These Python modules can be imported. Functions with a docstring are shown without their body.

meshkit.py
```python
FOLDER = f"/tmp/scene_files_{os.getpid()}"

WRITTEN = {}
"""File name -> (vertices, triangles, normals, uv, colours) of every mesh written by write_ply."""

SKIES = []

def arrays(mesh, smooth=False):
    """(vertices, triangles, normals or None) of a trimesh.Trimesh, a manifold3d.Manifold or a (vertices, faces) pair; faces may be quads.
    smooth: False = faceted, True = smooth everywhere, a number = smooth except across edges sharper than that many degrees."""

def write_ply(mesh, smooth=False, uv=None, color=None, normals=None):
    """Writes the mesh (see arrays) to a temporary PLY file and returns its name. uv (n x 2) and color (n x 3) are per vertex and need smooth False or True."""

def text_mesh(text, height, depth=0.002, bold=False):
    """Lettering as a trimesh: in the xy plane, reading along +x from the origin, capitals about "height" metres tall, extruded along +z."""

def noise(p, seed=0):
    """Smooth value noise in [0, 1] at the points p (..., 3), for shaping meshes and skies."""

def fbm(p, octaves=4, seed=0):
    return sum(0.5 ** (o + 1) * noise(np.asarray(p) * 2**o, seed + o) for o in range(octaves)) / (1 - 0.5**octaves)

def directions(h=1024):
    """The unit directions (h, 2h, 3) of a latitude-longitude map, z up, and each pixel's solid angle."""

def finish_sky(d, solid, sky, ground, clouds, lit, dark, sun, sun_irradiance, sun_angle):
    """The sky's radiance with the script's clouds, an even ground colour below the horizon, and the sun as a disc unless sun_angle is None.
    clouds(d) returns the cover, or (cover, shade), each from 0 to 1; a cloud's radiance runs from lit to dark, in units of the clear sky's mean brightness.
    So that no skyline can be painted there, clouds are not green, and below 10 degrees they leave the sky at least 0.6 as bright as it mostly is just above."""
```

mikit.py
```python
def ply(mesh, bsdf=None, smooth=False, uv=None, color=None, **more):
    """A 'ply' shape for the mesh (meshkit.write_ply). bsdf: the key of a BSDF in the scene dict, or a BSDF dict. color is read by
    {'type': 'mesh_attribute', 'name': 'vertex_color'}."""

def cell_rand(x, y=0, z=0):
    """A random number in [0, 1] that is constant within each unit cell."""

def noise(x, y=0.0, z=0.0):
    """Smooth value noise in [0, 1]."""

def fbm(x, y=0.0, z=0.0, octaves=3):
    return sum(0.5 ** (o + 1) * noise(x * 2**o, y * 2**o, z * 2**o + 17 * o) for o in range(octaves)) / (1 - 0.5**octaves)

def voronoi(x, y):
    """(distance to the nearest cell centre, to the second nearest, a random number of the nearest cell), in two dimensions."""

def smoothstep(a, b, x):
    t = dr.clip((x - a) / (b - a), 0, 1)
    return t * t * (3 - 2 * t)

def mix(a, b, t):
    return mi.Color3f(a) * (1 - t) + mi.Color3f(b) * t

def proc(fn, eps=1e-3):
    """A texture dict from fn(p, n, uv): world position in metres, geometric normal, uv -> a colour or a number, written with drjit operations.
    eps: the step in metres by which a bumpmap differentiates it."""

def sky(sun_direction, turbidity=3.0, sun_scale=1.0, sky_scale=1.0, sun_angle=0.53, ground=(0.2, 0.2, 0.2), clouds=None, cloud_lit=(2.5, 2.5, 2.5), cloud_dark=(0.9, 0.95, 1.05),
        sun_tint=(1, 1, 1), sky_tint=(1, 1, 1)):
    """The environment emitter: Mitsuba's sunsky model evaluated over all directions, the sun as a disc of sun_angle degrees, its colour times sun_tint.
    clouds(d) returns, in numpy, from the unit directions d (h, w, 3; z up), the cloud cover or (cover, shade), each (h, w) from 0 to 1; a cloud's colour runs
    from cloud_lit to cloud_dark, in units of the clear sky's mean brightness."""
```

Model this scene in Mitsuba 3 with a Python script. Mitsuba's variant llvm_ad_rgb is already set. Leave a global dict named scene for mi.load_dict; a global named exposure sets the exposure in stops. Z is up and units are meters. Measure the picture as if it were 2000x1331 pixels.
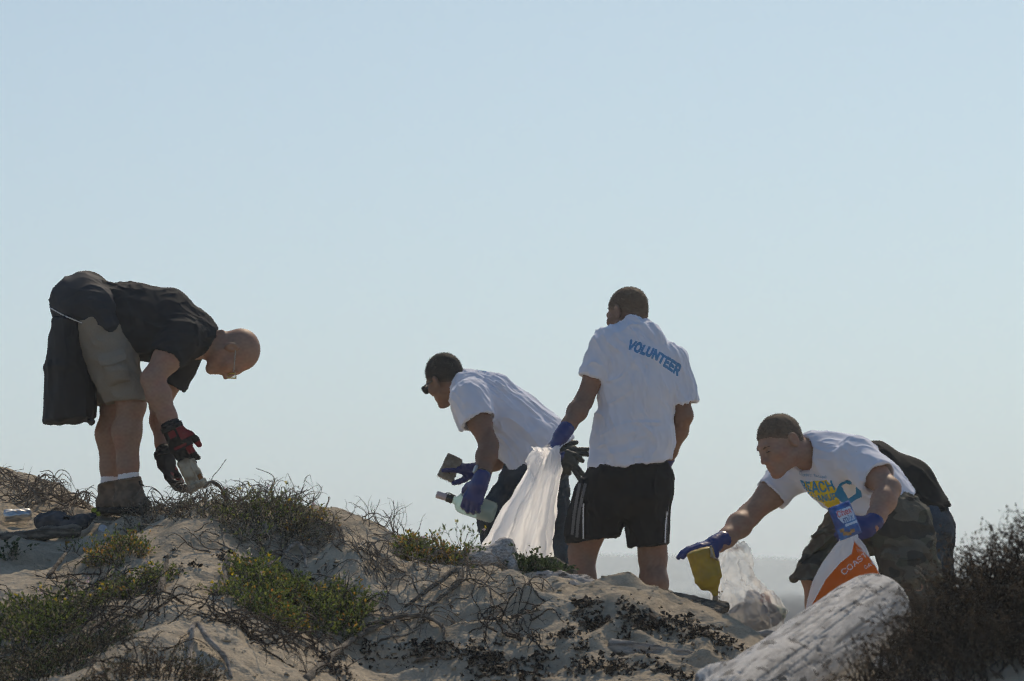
import math, random
import numpy as np, trimesh, mitsuba as mi, mikit, meshkit
import drjit as dr
from scipy import sparse
from mikit import proc, noise, fbm, smoothstep, mix

T = mi.ScalarTransform4f
scene, labels = {}, {}

# ------------------------------------------------------------------ camera, sky, exposure
PITCH = math.atan((1150 - 665.5) / 8000.0)          # horizon line sits low in the frame
CP, SP = math.cos(PITCH), math.sin(PITCH)
scene['camera'] = {
    'type': 'thinlens', 'fov': math.degrees(2 * math.atan(0.125)), 'fov_axis': 'x',
    'aperture_radius': 0.013, 'focus_distance': 18.6, 'near_clip': 0.1, 'far_clip': 20000.0,
    'to_world': T().look_at(origin=[0, 0, 0], target=[0, CP, SP], up=[0, 0, 1]),
}
HAZE = 0.0011
SUN = (0.20, 0.74, 0.80)
scene['sky_light'] = mikit.sky(SUN, turbidity=4.0, sun_scale=1.0, sky_scale=1.15, sky_tint=(0.945, 1.02, 1.02), ground=(0.3, 0.27, 0.23),
                               clouds=lambda d: 0.8 * np.exp(-np.degrees(np.arcsin(np.clip(d[..., 2], 0, 1))) / 2.4), cloud_lit=(2.42, 2.82, 3.00))
exposure = 1.06


def P(px, py, Y):
    """The point of the place at depth Y metres that the photograph (2000 px wide) shows at px, py: survey of the picture."""
    u, v = px - 1000.0, 665.5 - py
    y, z = 8000 * CP - v * SP, 8000 * SP + v * CP
    s = Y / y
    return np.array([u * s, Y, z * s])


def unit(v):
    v = np.asarray(v, float)
    return v / (np.linalg.norm(v) + 1e-12)


def A(*v):
    return np.array(v, float)


# ------------------------------------------------------------------ scene helpers
def numbered(key):
    if key not in scene and key not in labels and not any(k.startswith(key + '__') for k in scene):
        return key
    i = 1
    while True:
        k = f'{key}_{i:03d}'
        if k not in scene and k not in labels and not any(q.startswith(k + '__') for q in scene):
            return k
        i += 1


def thing(name, label, cat, group=None):
    key = numbered(name)
    labels[key] = {'label': label, 'category': cat}
    if group:
        labels[key]['group'] = group
    return key


def put(name, mesh, bsdf, parent=None, smooth=True, label=None, kind=None, color=None):
    """One mesh as one entry, keyed under its parent."""
    key = numbered((parent + '__' if parent else '') + name)
    scene[key] = mikit.ply(mesh, bsdf, smooth=smooth, color=color)
    if label or kind:
        labels.setdefault(key, {})
        if label:
            labels[key]['label'] = label
        if kind:
            labels[key]['kind'] = kind
    return key


def single(name, mesh, bsdf, label, cat, group=None, smooth=True, kind=None, color=None):
    key = thing(name, label, cat, group)
    scene[key] = mikit.ply(mesh, bsdf, smooth=smooth, color=color)
    if kind:
        labels[key]['kind'] = kind
    return key


def cat(ms):
    return trimesh.util.concatenate([m if isinstance(m, trimesh.Trimesh) else trimesh.Trimesh(*m, process=False) for m in ms])


# ------------------------------------------------------------------ organic modelling: blended fields and their surface
BIG = 0.15


def smin(a, b, k):
    if k <= 0:
        return np.minimum(a, b)
    h = np.maximum(k - np.abs(a - b), 0) / k
    return np.minimum(a, b) - h * h * k * 0.25


def smax(a, b, k):
    return -smin(-a, -b, k)


class Field:
    def __init__(self):
        self.ops = []

    def cone(self, a, b, ra, rb, k=0.02, op=1):
        a, b = np.asarray(a, float), np.asarray(b, float)
        ba = b - a
        L2 = max(ba @ ba, 1e-12)

        def f(X, Y, Z):
            x, y, z = X - a[0], Y - a[1], Z - a[2]
            t = np.clip((x * ba[0] + y * ba[1] + z * ba[2]) / L2, 0, 1)
            return np.sqrt((x - t * ba[0]) ** 2 + (y - t * ba[1]) ** 2 + (z - t * ba[2]) ** 2) - (ra + (rb - ra) * t)
        r = max(ra, rb)
        self.ops.append((f, np.minimum(a, b) - r, np.maximum(a, b) + r, k, op))
        return self

    def chain(self, pts, rs, k=0.02, op=1):
        for i in range(len(pts) - 1):
            self.cone(pts[i], pts[i + 1], rs[i], rs[i + 1], k, op)
        return self

    def ell(self, c, radii, R=None, k=0.02, op=1):
        c, r = np.asarray(c, float), np.asarray(radii, float)
        R = np.eye(3) if R is None else np.asarray(R, float)      # columns: the ellipsoid's axes

        def f(X, Y, Z):
            x, y, z = X - c[0], Y - c[1], Z - c[2]
            q = g = 0
            for i in range(3):
                p = x * R[0, i] + y * R[1, i] + z * R[2, i]
                q = q + (p / r[i]) ** 2
                g = g + (p / r[i] ** 2) ** 2
            q = np.sqrt(q)
            return q * (q - 1) / np.sqrt(g + 1e-9)
        e = np.abs(R) @ r
        self.ops.append((f, c - e, c + e, k, op))
        return self

    def seg(self, a, b, X, wa, da, wb, db, k=0.03, cap=None, op=1, sq=2.0):
        """Tube with an elliptic section: half width w along X, half depth d across."""
        a, b = np.asarray(a, float), np.asarray(b, float)
        L = np.linalg.norm(b - a)
        t_ = (b - a) / L
        x_ = unit(np.asarray(X, float) - t_ * (np.asarray(X) @ t_))
        y_ = np.cross(t_, x_)
        cap_ = cap or min(wa, da, wb, db)

        def f(PX, PY, PZ):
            px, py, pz = PX - a[0], PY - a[1], PZ - a[2]
            s = px * t_[0] + py * t_[1] + pz * t_[2]
            sc = np.clip(s, 0, L)
            u = px * x_[0] + py * x_[1] + pz * x_[2]
            v = px * y_[0] + py * y_[1] + pz * y_[2]
            m = sc / L
            w, d, e = wa + (wb - wa) * m, da + (db - da) * m, (s - sc) / cap_
            if sq == 2.0:
                q = np.sqrt((u / w) ** 2 + (v / d) ** 2 + e * e)
            else:
                q = (np.abs(u / w) ** sq + np.abs(v / d) ** sq + np.abs(e) ** sq) ** (1 / sq)
            g = np.sqrt((u / w ** 2) ** 2 + (v / d ** 2) ** 2 + (e / cap_) ** 2 + 1e-9)
            return np.clip(q * (q - 1) / g, -1, 1)
        r = max(wa, da, wb, db)
        self.ops.append((f, np.minimum(a, b) - r, np.maximum(a, b) + r, k, op))
        return self

    def cut(self, p, n, k=0.004):
        """Keeps what lies behind the plane through p with normal n."""
        p, n = np.asarray(p, float), unit(n)
        self.ops.append((lambda X, Y, Z: (X - p[0]) * n[0] + (Y - p[1]) * n[1] + (Z - p[2]) * n[2], None, None, k, 'cut'))
        return self

    def add(self, sub, k=0.02, op=1):
        lo, hi = sub.bounds()
        self.ops.append((sub, lo, hi, k, op))
        return self

    def bounds(self):
        bs = [(o[1], o[2]) for o in self.ops if o[4] == 1]
        return np.min([b[0] for b in bs], 0), np.max([b[1] for b in bs], 0)

    def eval(self, xs, ys, zs):
        out = np.full((len(xs), len(ys), len(zs)), BIG, np.float32)
        for f, lo, hi, k, op in self.ops:
            if op == 'cut':
                out = smax(out, f(xs[:, None, None], ys[None, :, None], zs[None, None, :]), k)
                continue
            m = k + 0.025
            sl = tuple(slice(np.searchsorted(c, lo[i] - m), np.searchsorted(c, hi[i] + m)) for i, c in enumerate((xs, ys, zs)))
            x, y, z = xs[sl[0]], ys[sl[1]], zs[sl[2]]
            if not (len(x) and len(y) and len(z)):
                continue
            d = f.eval(x, y, z) if isinstance(f, Field) else f(x[:, None, None], y[None, :, None], z[None, None, :])
            out[sl] = smin(out[sl], d, k) if op == 1 else smax(out[sl], -d, k)
        return out

    def mesh(self, h=0.006, smooth=2):
        lo, hi = self.bounds()
        ax = [np.arange(lo[i] - 3 * h, hi[i] + 4 * h, h).astype(np.float32) for i in range(3)]
        m = surface_nets(self.eval(*ax), np.array([c[0] for c in ax]), h)
        return relax(m, smooth)


def surface_nets(F, origin, h):
    ins = F < 0
    n = F.shape
    c = tuple(s - 1 for s in n)
    cnt = np.zeros(c, np.int8)
    for i, j, k in np.ndindex(2, 2, 2):
        cnt += ins[i:i + c[0], j:j + c[1], k:k + c[2]]
    act = np.argwhere((cnt > 0) & (cnt < 8))
    idx = np.full(c, -1, np.int32)
    idx[tuple(act.T)] = np.arange(len(act))
    pos, num = np.zeros((len(act), 3)), np.zeros(len(act))
    cor = {o: F[tuple((act + o).T)] for o in np.ndindex(2, 2, 2)}
    for o in np.ndindex(2, 2, 2):
        for a in range(3):
            if o[a]:
                continue
            o2 = tuple(v + (i == a) for i, v in enumerate(o))
            f0, f1 = cor[o], cor[o2]
            m = (f0 < 0) != (f1 < 0)
            p = np.tile(np.array(o, float), (m.sum(), 1))
            p[:, a] += f0[m] / (f0[m] - f1[m])
            pos[m] += p
            num[m] += 1
    V = origin + h * (act + pos / num[:, None])
    faces = []
    for a in range(3):
        b, d = (a + 1) % 3, (a + 2) % 3
        s0 = [slice(None)] * 3
        s1 = [slice(None)] * 3
        s0[a], s1[a] = slice(0, -1), slice(1, None)
        ch = np.argwhere(ins[tuple(s0)] != ins[tuple(s1)])
        ch = ch[(ch[:, b] > 0) & (ch[:, d] > 0) & (ch[:, b] < n[b] - 1) & (ch[:, d] < n[d] - 1)]
        up = ins[tuple(ch.T)]
        q = []
        for db, dd in ((-1, -1), (0, -1), (0, 0), (-1, 0)):
            e = ch.copy()
            e[:, b] += db
            e[:, d] += dd
            q.append(idx[tuple(e.T)])
        q = np.stack(q, 1)
        q[~up] = q[~up][:, ::-1]
        faces += [q[:, [0, 1, 2]], q[:, [0, 2, 3]]]
    return trimesh.Trimesh(V, np.vstack(faces), process=False)


def relax(m, it=2, lam=0.5, mu=-0.5):
    if not it:
        return m
    e = np.vstack([m.faces[:, [0, 1]], m.faces[:, [1, 2]], m.faces[:, [2, 0]]])
    n = len(m.vertices)
    S = sparse.coo_matrix((np.ones(len(e)), (e[:, 0], e[:, 1])), (n, n)).tocsr()
    S = ((S + S.T) > 0).astype(float)
    D = sparse.diags(1 / np.maximum(np.asarray(S.sum(1)).ravel(), 1)) @ S
    V = np.array(m.vertices)
    for _ in range(it):
        V = V + lam * (D @ V - V)
        V = V + mu * (D @ V - V)
    return trimesh.Trimesh(V, m.faces, process=False)


def normals(m):
    return meshkit.arrays(m, True)[2]


def frame_of(d):
    d = unit(d)
    a = unit(np.cross(d, [0, 0, 1.0] if abs(d[2]) < 0.9 else [1.0, 0, 0]))
    return d, a, np.cross(d, a)


def folds(m, specs):
    """Cloth folds: long ridges along a direction. specs: (direction, width, length, height, seed[, centre, reach])."""
    V, N = np.array(m.vertices), normals(m)
    off = np.zeros(len(V))
    for s in specs:
        d, a, b = frame_of(s[0])
        w, L, amp, seed = s[1:5]
        warp = (meshkit.fbm(V * 5.0, 2, seed + 3) - 0.5) * w * 2.2
        q = np.stack([(V @ a + warp) / w, (V @ b + warp) / w, (V @ d) / L], 1)
        r = 1 - 2 * np.abs(meshkit.noise(q, seed) - 0.5)
        f = amp * (r ** 2 - 0.5)
        if len(s) > 5:
            f = f * np.exp(-(np.linalg.norm(V - s[5], axis=1) / s[6]) ** 2)
        off += f
    return trimesh.Trimesh(V + N * off[:, None], m.faces, process=False)


def creases(m, lines):
    """Sharp single creases: (points on the cloth, width, height)."""
    V, N = np.array(m.vertices), normals(m)
    off = np.zeros(len(V))
    for pts, w, amp in lines:
        c = curve(pts, 6)
        best = np.full(len(V), 9.0)
        for a, b in zip(c[:-1], c[1:]):
            ba = b - a
            q = V - a
            q[:, 1] *= 0.25                                   # the survey points are only roughly at the cloth's depth
            ba = ba * [1, 0.25, 1]
            t = np.clip(q @ ba / (ba @ ba + 1e-9), 0, 1)
            best = np.minimum(best, np.linalg.norm(q - t[:, None] * ba, axis=1))
        off += 1.5 * amp * (np.exp(-(best / w) ** 2) - 0.45 * np.exp(-(best / (2.2 * w)) ** 2))
    return trimesh.Trimesh(V + N * off[:, None], m.faces, process=False)


def bump(m, scale, amp, seed=0, octaves=3):
    V, N = np.array(m.vertices), normals(m)
    return trimesh.Trimesh(V + N * ((meshkit.fbm(V / scale, octaves, seed) - 0.5) * 2 * amp)[:, None], m.faces, process=False)


def tube(points, radii, sides=5, closed=True):
    p = np.asarray(points, float)
    r = np.broadcast_to(np.asarray(radii, float), (len(p),))
    t = np.gradient(p, axis=0)
    t /= np.linalg.norm(t, axis=1, keepdims=True) + 1e-12
    a = np.cross(t, np.where(np.abs(t[:, 2:]) < 0.9, [0, 0, 1.0], [1.0, 0, 0]))
    a /= np.linalg.norm(a, axis=1, keepdims=True) + 1e-12
    b, g = np.cross(t, a), np.arange(sides) * 2 * np.pi / sides
    v = p[:, None] + r[:, None, None] * (np.cos(g)[None, :, None] * a[:, None] + np.sin(g)[None, :, None] * b[:, None])
    i, j = np.meshgrid(np.arange(len(p) - 1), np.arange(sides), indexing='ij')
    q = np.stack([i * sides + j, i * sides + (j + 1) % sides, (i + 1) * sides + (j + 1) % sides, (i + 1) * sides + j], -1).reshape(-1, 4)
    f = np.vstack([q[:, [0, 1, 2]], q[:, [0, 2, 3]]])
    v = v.reshape(-1, 3)
    if closed:
        n = len(v)
        v = np.vstack([v, p[:1], p[-1:]])
        k = np.arange(sides)
        f = np.vstack([f, np.stack([np.full(sides, n), (k + 1) % sides, k], 1), np.stack([np.full(sides, n + 1), n - sides + k, n - sides + (k + 1) % sides], 1)])
    return trimesh.Trimesh(v, f, process=False)


class Tubes:
    """Gathers many thin tubes quickly into one mesh."""

    def __init__(self, sides=4):
        self.v, self.f, self.n, self.sides = [], [], 0, sides

    def add(self, pts, rs):
        m = tube(pts, rs, self.sides, False)
        self.v.append(m.vertices)
        self.f.append(m.faces + self.n)
        self.n += len(m.vertices)

    def mesh(self):
        return trimesh.Trimesh(np.vstack(self.v), np.vstack(self.f), process=False)


def curve(pts, n=12):
    """Catmull-Rom through the points."""
    p = np.asarray(pts, float)
    q = np.vstack([2 * p[0] - p[1], p, 2 * p[-1] - p[-2]])
    out = []
    for i in range(1, len(q) - 2):
        t = np.linspace(0, 1, n, endpoint=False)[:, None]
        a, b, c, d = q[i - 1], q[i], q[i + 1], q[i + 2]
        out.append(0.5 * (2 * b + (c - a) * t + (2 * a - 5 * b + 4 * c - d) * t ** 2 + (3 * b - a - 3 * c + d) * t ** 3))
    return np.vstack(out + [p[-1:]])


def lathe(profile, a, axis, sides=32):
    """profile: (distance along the axis, radius) from the point a."""
    d, x, y = frame_of(axis)
    g = np.arange(sides) * 2 * np.pi / sides
    ring = np.cos(g)[:, None] * x + np.sin(g)[:, None] * y
    pr = np.asarray(profile, float)
    v = (np.asarray(a) + pr[:, None, :1] * d + pr[:, None, 1:] * ring[None]).reshape(-1, 3)
    i, j = np.meshgrid(np.arange(len(pr) - 1), np.arange(sides), indexing='ij')
    q = np.stack([i * sides + j, (i + 1) * sides + j, (i + 1) * sides + (j + 1) % sides, i * sides + (j + 1) % sides], -1).reshape(-1, 4)
    m = trimesh.Trimesh(v, np.vstack([q[:, [0, 1, 2]], q[:, [0, 2, 3]]]), process=False)
    return m


def loft(rings):
    """rings: (m, n, 3) closed rings of points -> sheet."""
    r = np.asarray(rings, float)
    m_, n_ = r.shape[:2]
    i, j = np.meshgrid(np.arange(m_ - 1), np.arange(n_), indexing='ij')
    q = np.stack([i * n_ + j, i * n_ + (j + 1) % n_, (i + 1) * n_ + (j + 1) % n_, (i + 1) * n_ + j], -1).reshape(-1, 4)
    return trimesh.Trimesh(r.reshape(-1, 3), np.vstack([q[:, [0, 1, 2]], q[:, [0, 2, 3]]]), process=False)


def flat(m2, step):
    """The front faces of an extruded mesh as a finely divided sheet."""
    n = m2.face_normals
    top = m2.submesh([np.where(n[:, 2] > 0.9)[0]], append=True)
    v, f = trimesh.remesh.subdivide_to_size(top.vertices, top.faces, step, max_iter=14)
    return np.array(v), np.array(f)


def wrap(v2, f, target, c, u, w, n, lift=0.0015, back=0.25):
    """Lays a flat print (v2: x, y in metres) on the target mesh: each point falls along -n onto its surface."""
    u, w, n = unit(u), unit(w), unit(n)
    o = np.asarray(c) + v2[:, :1] * u + v2[:, 1:2] * w + n * back
    loc, ray, _ = target.ray.intersects_location(o, np.tile(-n, (len(o), 1)), multiple_hits=False)
    hit = np.full(len(o), np.nan)
    hit[ray] = np.einsum('ij,j->i', o[ray] - loc, n)
    ok = np.isfinite(hit) & (hit < 2 * back)
    p = o - n * np.nan_to_num(hit)[:, None] + n * lift
    f = f[ok[f].all(1)]
    used = np.unique(f)
    re = np.full(len(p), -1)
    re[used] = np.arange(len(used))
    p, f = p[used], re[f]
    if len(f) and np.mean(trimesh.Trimesh(p, f, process=False).face_normals @ n) < 0:
        f = f[:, ::-1]
    return trimesh.Trimesh(p, f, process=False)


def lettering(text, height, bold=True, step=0.008, centre=True):
    v, f = flat(meshkit.text_mesh(text, height, 0.002, bold), step)
    v = v[:, :2].copy()
    if centre:
        v -= (v.min(0) + v.max(0)) / 2
    return v, f


def bolder(pf, grow, step=0.006):
    """The same lettering with thicker strokes."""
    from shapely import polygons, union_all
    v, f = pf
    g = union_all(polygons(v[f])).buffer(grow).simplify(grow * 0.15)
    parts = [flat(trimesh.creation.extrude_polygon(q, 0.01, engine='earcut'), step) for q in getattr(g, 'geoms', [g])]
    n = np.cumsum([0] + [len(p[0]) for p in parts])
    return np.vstack([p[0][:, :2] for p in parts]), np.vstack([p[1] + k for p, k in zip(parts, n)])


def poly2(pts, step=0.01):
    from shapely.geometry import Polygon
    return (lambda r: (r[0][:, :2], r[1]))(flat(trimesh.creation.extrude_polygon(Polygon(pts), 0.01, engine='earcut'), step))


# ------------------------------------------------------------------ materials
def rgb(*c):
    return {'type': 'rgb', 'value': list(c)}


def mat(name, color, rough=0.8, **more):
    scene[name] = {'type': 'twosided', 'bsdf': {'type': 'principled', 'base_color': color if isinstance(color, dict) else rgb(*color), 'roughness': rough, 'specular': more.pop('spec', 0.3), **more}}


def speckled(c0, c1, s, seed=0.0, lo=0.3, hi=0.7):
    return proc(lambda p, n, uv: mix(c0, c1, smoothstep(lo, hi, fbm(p.x * s + seed, p.y * s, p.z * s))))


def sand_colour(p, n, uv):
    big = fbm(p.x * 1.7, p.y * 1.7, p.z * 1.7 + 3.0)
    mid = fbm(p.x * 22.0, p.y * 22.0, p.z * 22.0)
    fine = noise(p.x * 190.0, p.y * 190.0, p.z * 190.0)
    c = mix((0.36, 0.308, 0.232), (0.48, 0.417, 0.322), smoothstep(0.3, 0.7, big * 0.6 + mid * 0.4))
    c = c * (0.78 + 0.34 * fine) * (0.9 + 0.2 * mid)
    return mix(c, (0.12, 0.125, 0.14), smoothstep(32.0, 70.0, p.y))      # wet flats beyond the dunes


def sand_relief(p, n, uv):
    return fbm(p.x * 45.0, p.y * 45.0, p.z * 45.0, 3) * 0.7 + noise(p.x * 170.0, p.y * 170.0, p.z * 170.0) * 0.3


scene['sand'] = {'type': 'twosided', 'bsdf': {'type': 'bumpmap', 'arbitrary': proc(sand_relief, 2e-3), 'scale': 0.012,
                 'bsdf': {'type': 'diffuse', 'reflectance': proc(sand_colour)}}}


def skin_mat(name, c, red):
    mat(name, proc(lambda p, n, uv: mix(c, red, smoothstep(0.35, 0.75, fbm(p.x * 16.0, p.y * 16.0, p.z * 16.0))) * (0.9 + 0.2 * noise(p.x * 110.0, p.y * 110.0, p.z * 110.0))), 0.56, spec=0.28)


skin_mat('skin_fair', (0.305, 0.192, 0.140), (0.33, 0.178, 0.128))
skin_mat('skin_tan', (0.215, 0.130, 0.092), (0.235, 0.125, 0.085))
skin_mat('skin_brown', (0.175, 0.105, 0.074), (0.195, 0.102, 0.070))


def hair_mat(name, c0, c1):
    mat(name, proc(lambda p, n, uv: mix(c0, c1, noise(p.x * 260.0, p.y * 260.0, p.z * 140.0) * 0.6 + 0.4 * fbm(p.x * 40.0, p.y * 40.0, p.z * 40.0))), 0.5, spec=0.5)


hair_mat('hair_black', (0.012, 0.010, 0.009), (0.05, 0.042, 0.036))
hair_mat('hair_brown', (0.05, 0.033, 0.022), (0.14, 0.095, 0.06))


def weave(c, amp=0.08, s=480.0):
    return proc(lambda p, n, uv: mi.Color3f(*c) * (1 - amp + 2 * amp * (0.5 * noise(p.x * s, p.y * s, p.z * s * 0.3) + 0.5 * fbm(p.x * 14.0, p.y * 14.0, p.z * 14.0))))


mat('white_cotton', weave((0.655, 0.685, 0.78), 0.03), 0.9, sheen=0.2)
mat('black_cotton', weave((0.024, 0.027, 0.032), 0.15), 0.85, spec=0.15)
mat('dark_cotton', weave((0.015, 0.017, 0.019), 0.1), 0.9, spec=0.12)
mat('black_polyester', weave((0.011, 0.011, 0.013), 0.15), 0.7, spec=0.15)
mat('grey_polyester', (0.12, 0.12, 0.125), 0.6)
mat('white_piping', (0.62, 0.62, 0.64), 0.7)
mat('jacket_shell', weave((0.034, 0.040, 0.051), 0.15), 0.75, spec=0.15)
mat('jacket_lining', weave((0.018, 0.019, 0.022), 0.15), 0.7)
mat('khaki', weave((0.235, 0.205, 0.165), 0.16), 0.9)
mat('denim', proc(lambda p, n, uv: mix((0.014, 0.022, 0.034), (0.045, 0.068, 0.098), smoothstep(0.35, 0.8, fbm(p.x * 9.0, p.y * 9.0, p.z * 5.0))) * (0.8 + 0.4 * noise(p.x * 420.0, p.y * 420.0, p.z * 120.0))), 0.85)


def camo(p, n, uv):
    a = fbm(p.x * 9.0 + 2, p.y * 9.0, p.z * 13.0, 2)
    b = fbm(p.x * 11.0 + 31, p.y * 11.0 + 7, p.z * 15.0, 2)
    c = fbm(p.x * 12.0 + 61, p.y * 12.0 + 19, p.z * 16.0, 2)
    k = mix((0.115, 0.110, 0.090), (0.078, 0.082, 0.062), smoothstep(0.50, 0.53, a))
    k = mix(k, (0.090, 0.074, 0.056), smoothstep(0.55, 0.58, b))
    k = mix(k, (0.045, 0.045, 0.041), smoothstep(0.60, 0.63, c))
    return k * (0.85 + 0.3 * noise(p.x * 300.0, p.y * 300.0, p.z * 300.0))


mat('camouflage', proc(camo), 0.9)
mat('sock_cotton', weave((0.78, 0.78, 0.80), 0.04), 0.9)
mat('boot_leather', speckled((0.10, 0.070, 0.047), (0.185, 0.130, 0.090), 30.0), 0.75)
mat('boot_rubber', (0.02, 0.018, 0.016), 0.8)
mat('nitrile', weave((0.020, 0.030, 0.15), 0.1, 90.0), 0.38, spec=0.5)
mat('glove_black', weave((0.014, 0.013, 0.014), 0.3), 0.75)
mat('glove_red', weave((0.32, 0.02, 0.025), 0.2), 0.7)
mat('glove_grey', speckled((0.02, 0.024, 0.022), (0.045, 0.05, 0.045), 60.0), 0.6)
mat('black_plastic', (0.012, 0.012, 0.013), 0.3, spec=0.5)
mat('watch_glass', (0.25, 0.29, 0.31), 0.12, metallic=0.5)
mat('steel', (0.5, 0.5, 0.5), 0.35, metallic=1.0)
mat('eye_white', (0.6, 0.58, 0.55), 0.3)
scene['yellow_lens'] = {'type': 'thindielectric', 'specular_transmittance': rgb(0.85, 0.72, 0.08)}
mat('yellow_frame', (0.62, 0.50, 0.03), 0.3)
mat('volunteer_blue', (0.10, 0.26, 0.50), 0.85)
mat('print_blue', (0.045, 0.25, 0.50), 0.8)
mat('print_yellow', (0.72, 0.55, 0.03), 0.8)
mat('print_white', (0.78, 0.78, 0.79), 0.8)
mat('yellow_plastic', speckled((0.40, 0.28, 0.030), (0.30, 0.205, 0.032), 18.0), 0.5)
mat('wet_sand', speckled((0.26, 0.19, 0.12), (0.36, 0.28, 0.2), 80.0), 0.9)
mat('grey_foam', speckled((0.26, 0.245, 0.21), (0.17, 0.155, 0.13), 40.0), 0.95)
mat('foil_blue', proc(lambda p, n, uv: mix((0.012, 0.05, 0.25), (0.04, 0.17, 0.48), smoothstep(0.35, 0.7, fbm(p.x * 22.0, p.y * 22.0, p.z * 22.0)))), 0.3, spec=0.6)
mat('print_red', (0.50, 0.02, 0.03), 0.5)
mat('print_pale', (0.45, 0.58, 0.75), 0.5)
mat('snack', speckled((0.25, 0.15, 0.06), (0.42, 0.28, 0.12), 120.0), 0.8)
mat('crate_plastic', speckled((0.38, 0.35, 0.27), (0.20, 0.155, 0.10), 34.0), 0.5)
mat('clear_frame', (0.33, 0.33, 0.30), 0.3)
mat('rust', (0.20, 0.09, 0.03), 0.9)
scene['white_film'] = {'type': 'blendbsdf', 'weight': 0.78, 'a': {'type': 'thindielectric', 'int_ior': 1.4}, 'b': {'type': 'principledthin', 'base_color': rgb(0.97, 0.975, 0.985), 'roughness': 0.3, 'diff_trans': 1.8, 'spec_trans': 0.0, 'eta': 1.4}}
scene['orange_film'] = {'type': 'principledthin', 'base_color': rgb(0.70, 0.15, 0.02), 'roughness': 0.4, 'diff_trans': 0.8, 'eta': 1.4}
scene['clear_film'] = {'type': 'blendbsdf', 'weight': 0.27, 'a': {'type': 'thindielectric', 'int_ior': 1.4},
                       'b': {'type': 'principledthin', 'base_color': rgb(0.94, 0.95, 0.96), 'roughness': 0.10, 'diff_trans': 1.5, 'eta': 1.5}}
scene['bottle_glass'] = {'type': 'blendbsdf', 'weight': 0.38, 'a': {'type': 'thindielectric', 'specular_transmittance': rgb(0.78, 0.90, 0.85)},
                         'b': {'type': 'principledthin', 'base_color': rgb(0.66, 0.76, 0.70), 'roughness': 0.2, 'diff_trans': 1.3, 'eta': 1.5}}


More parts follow.
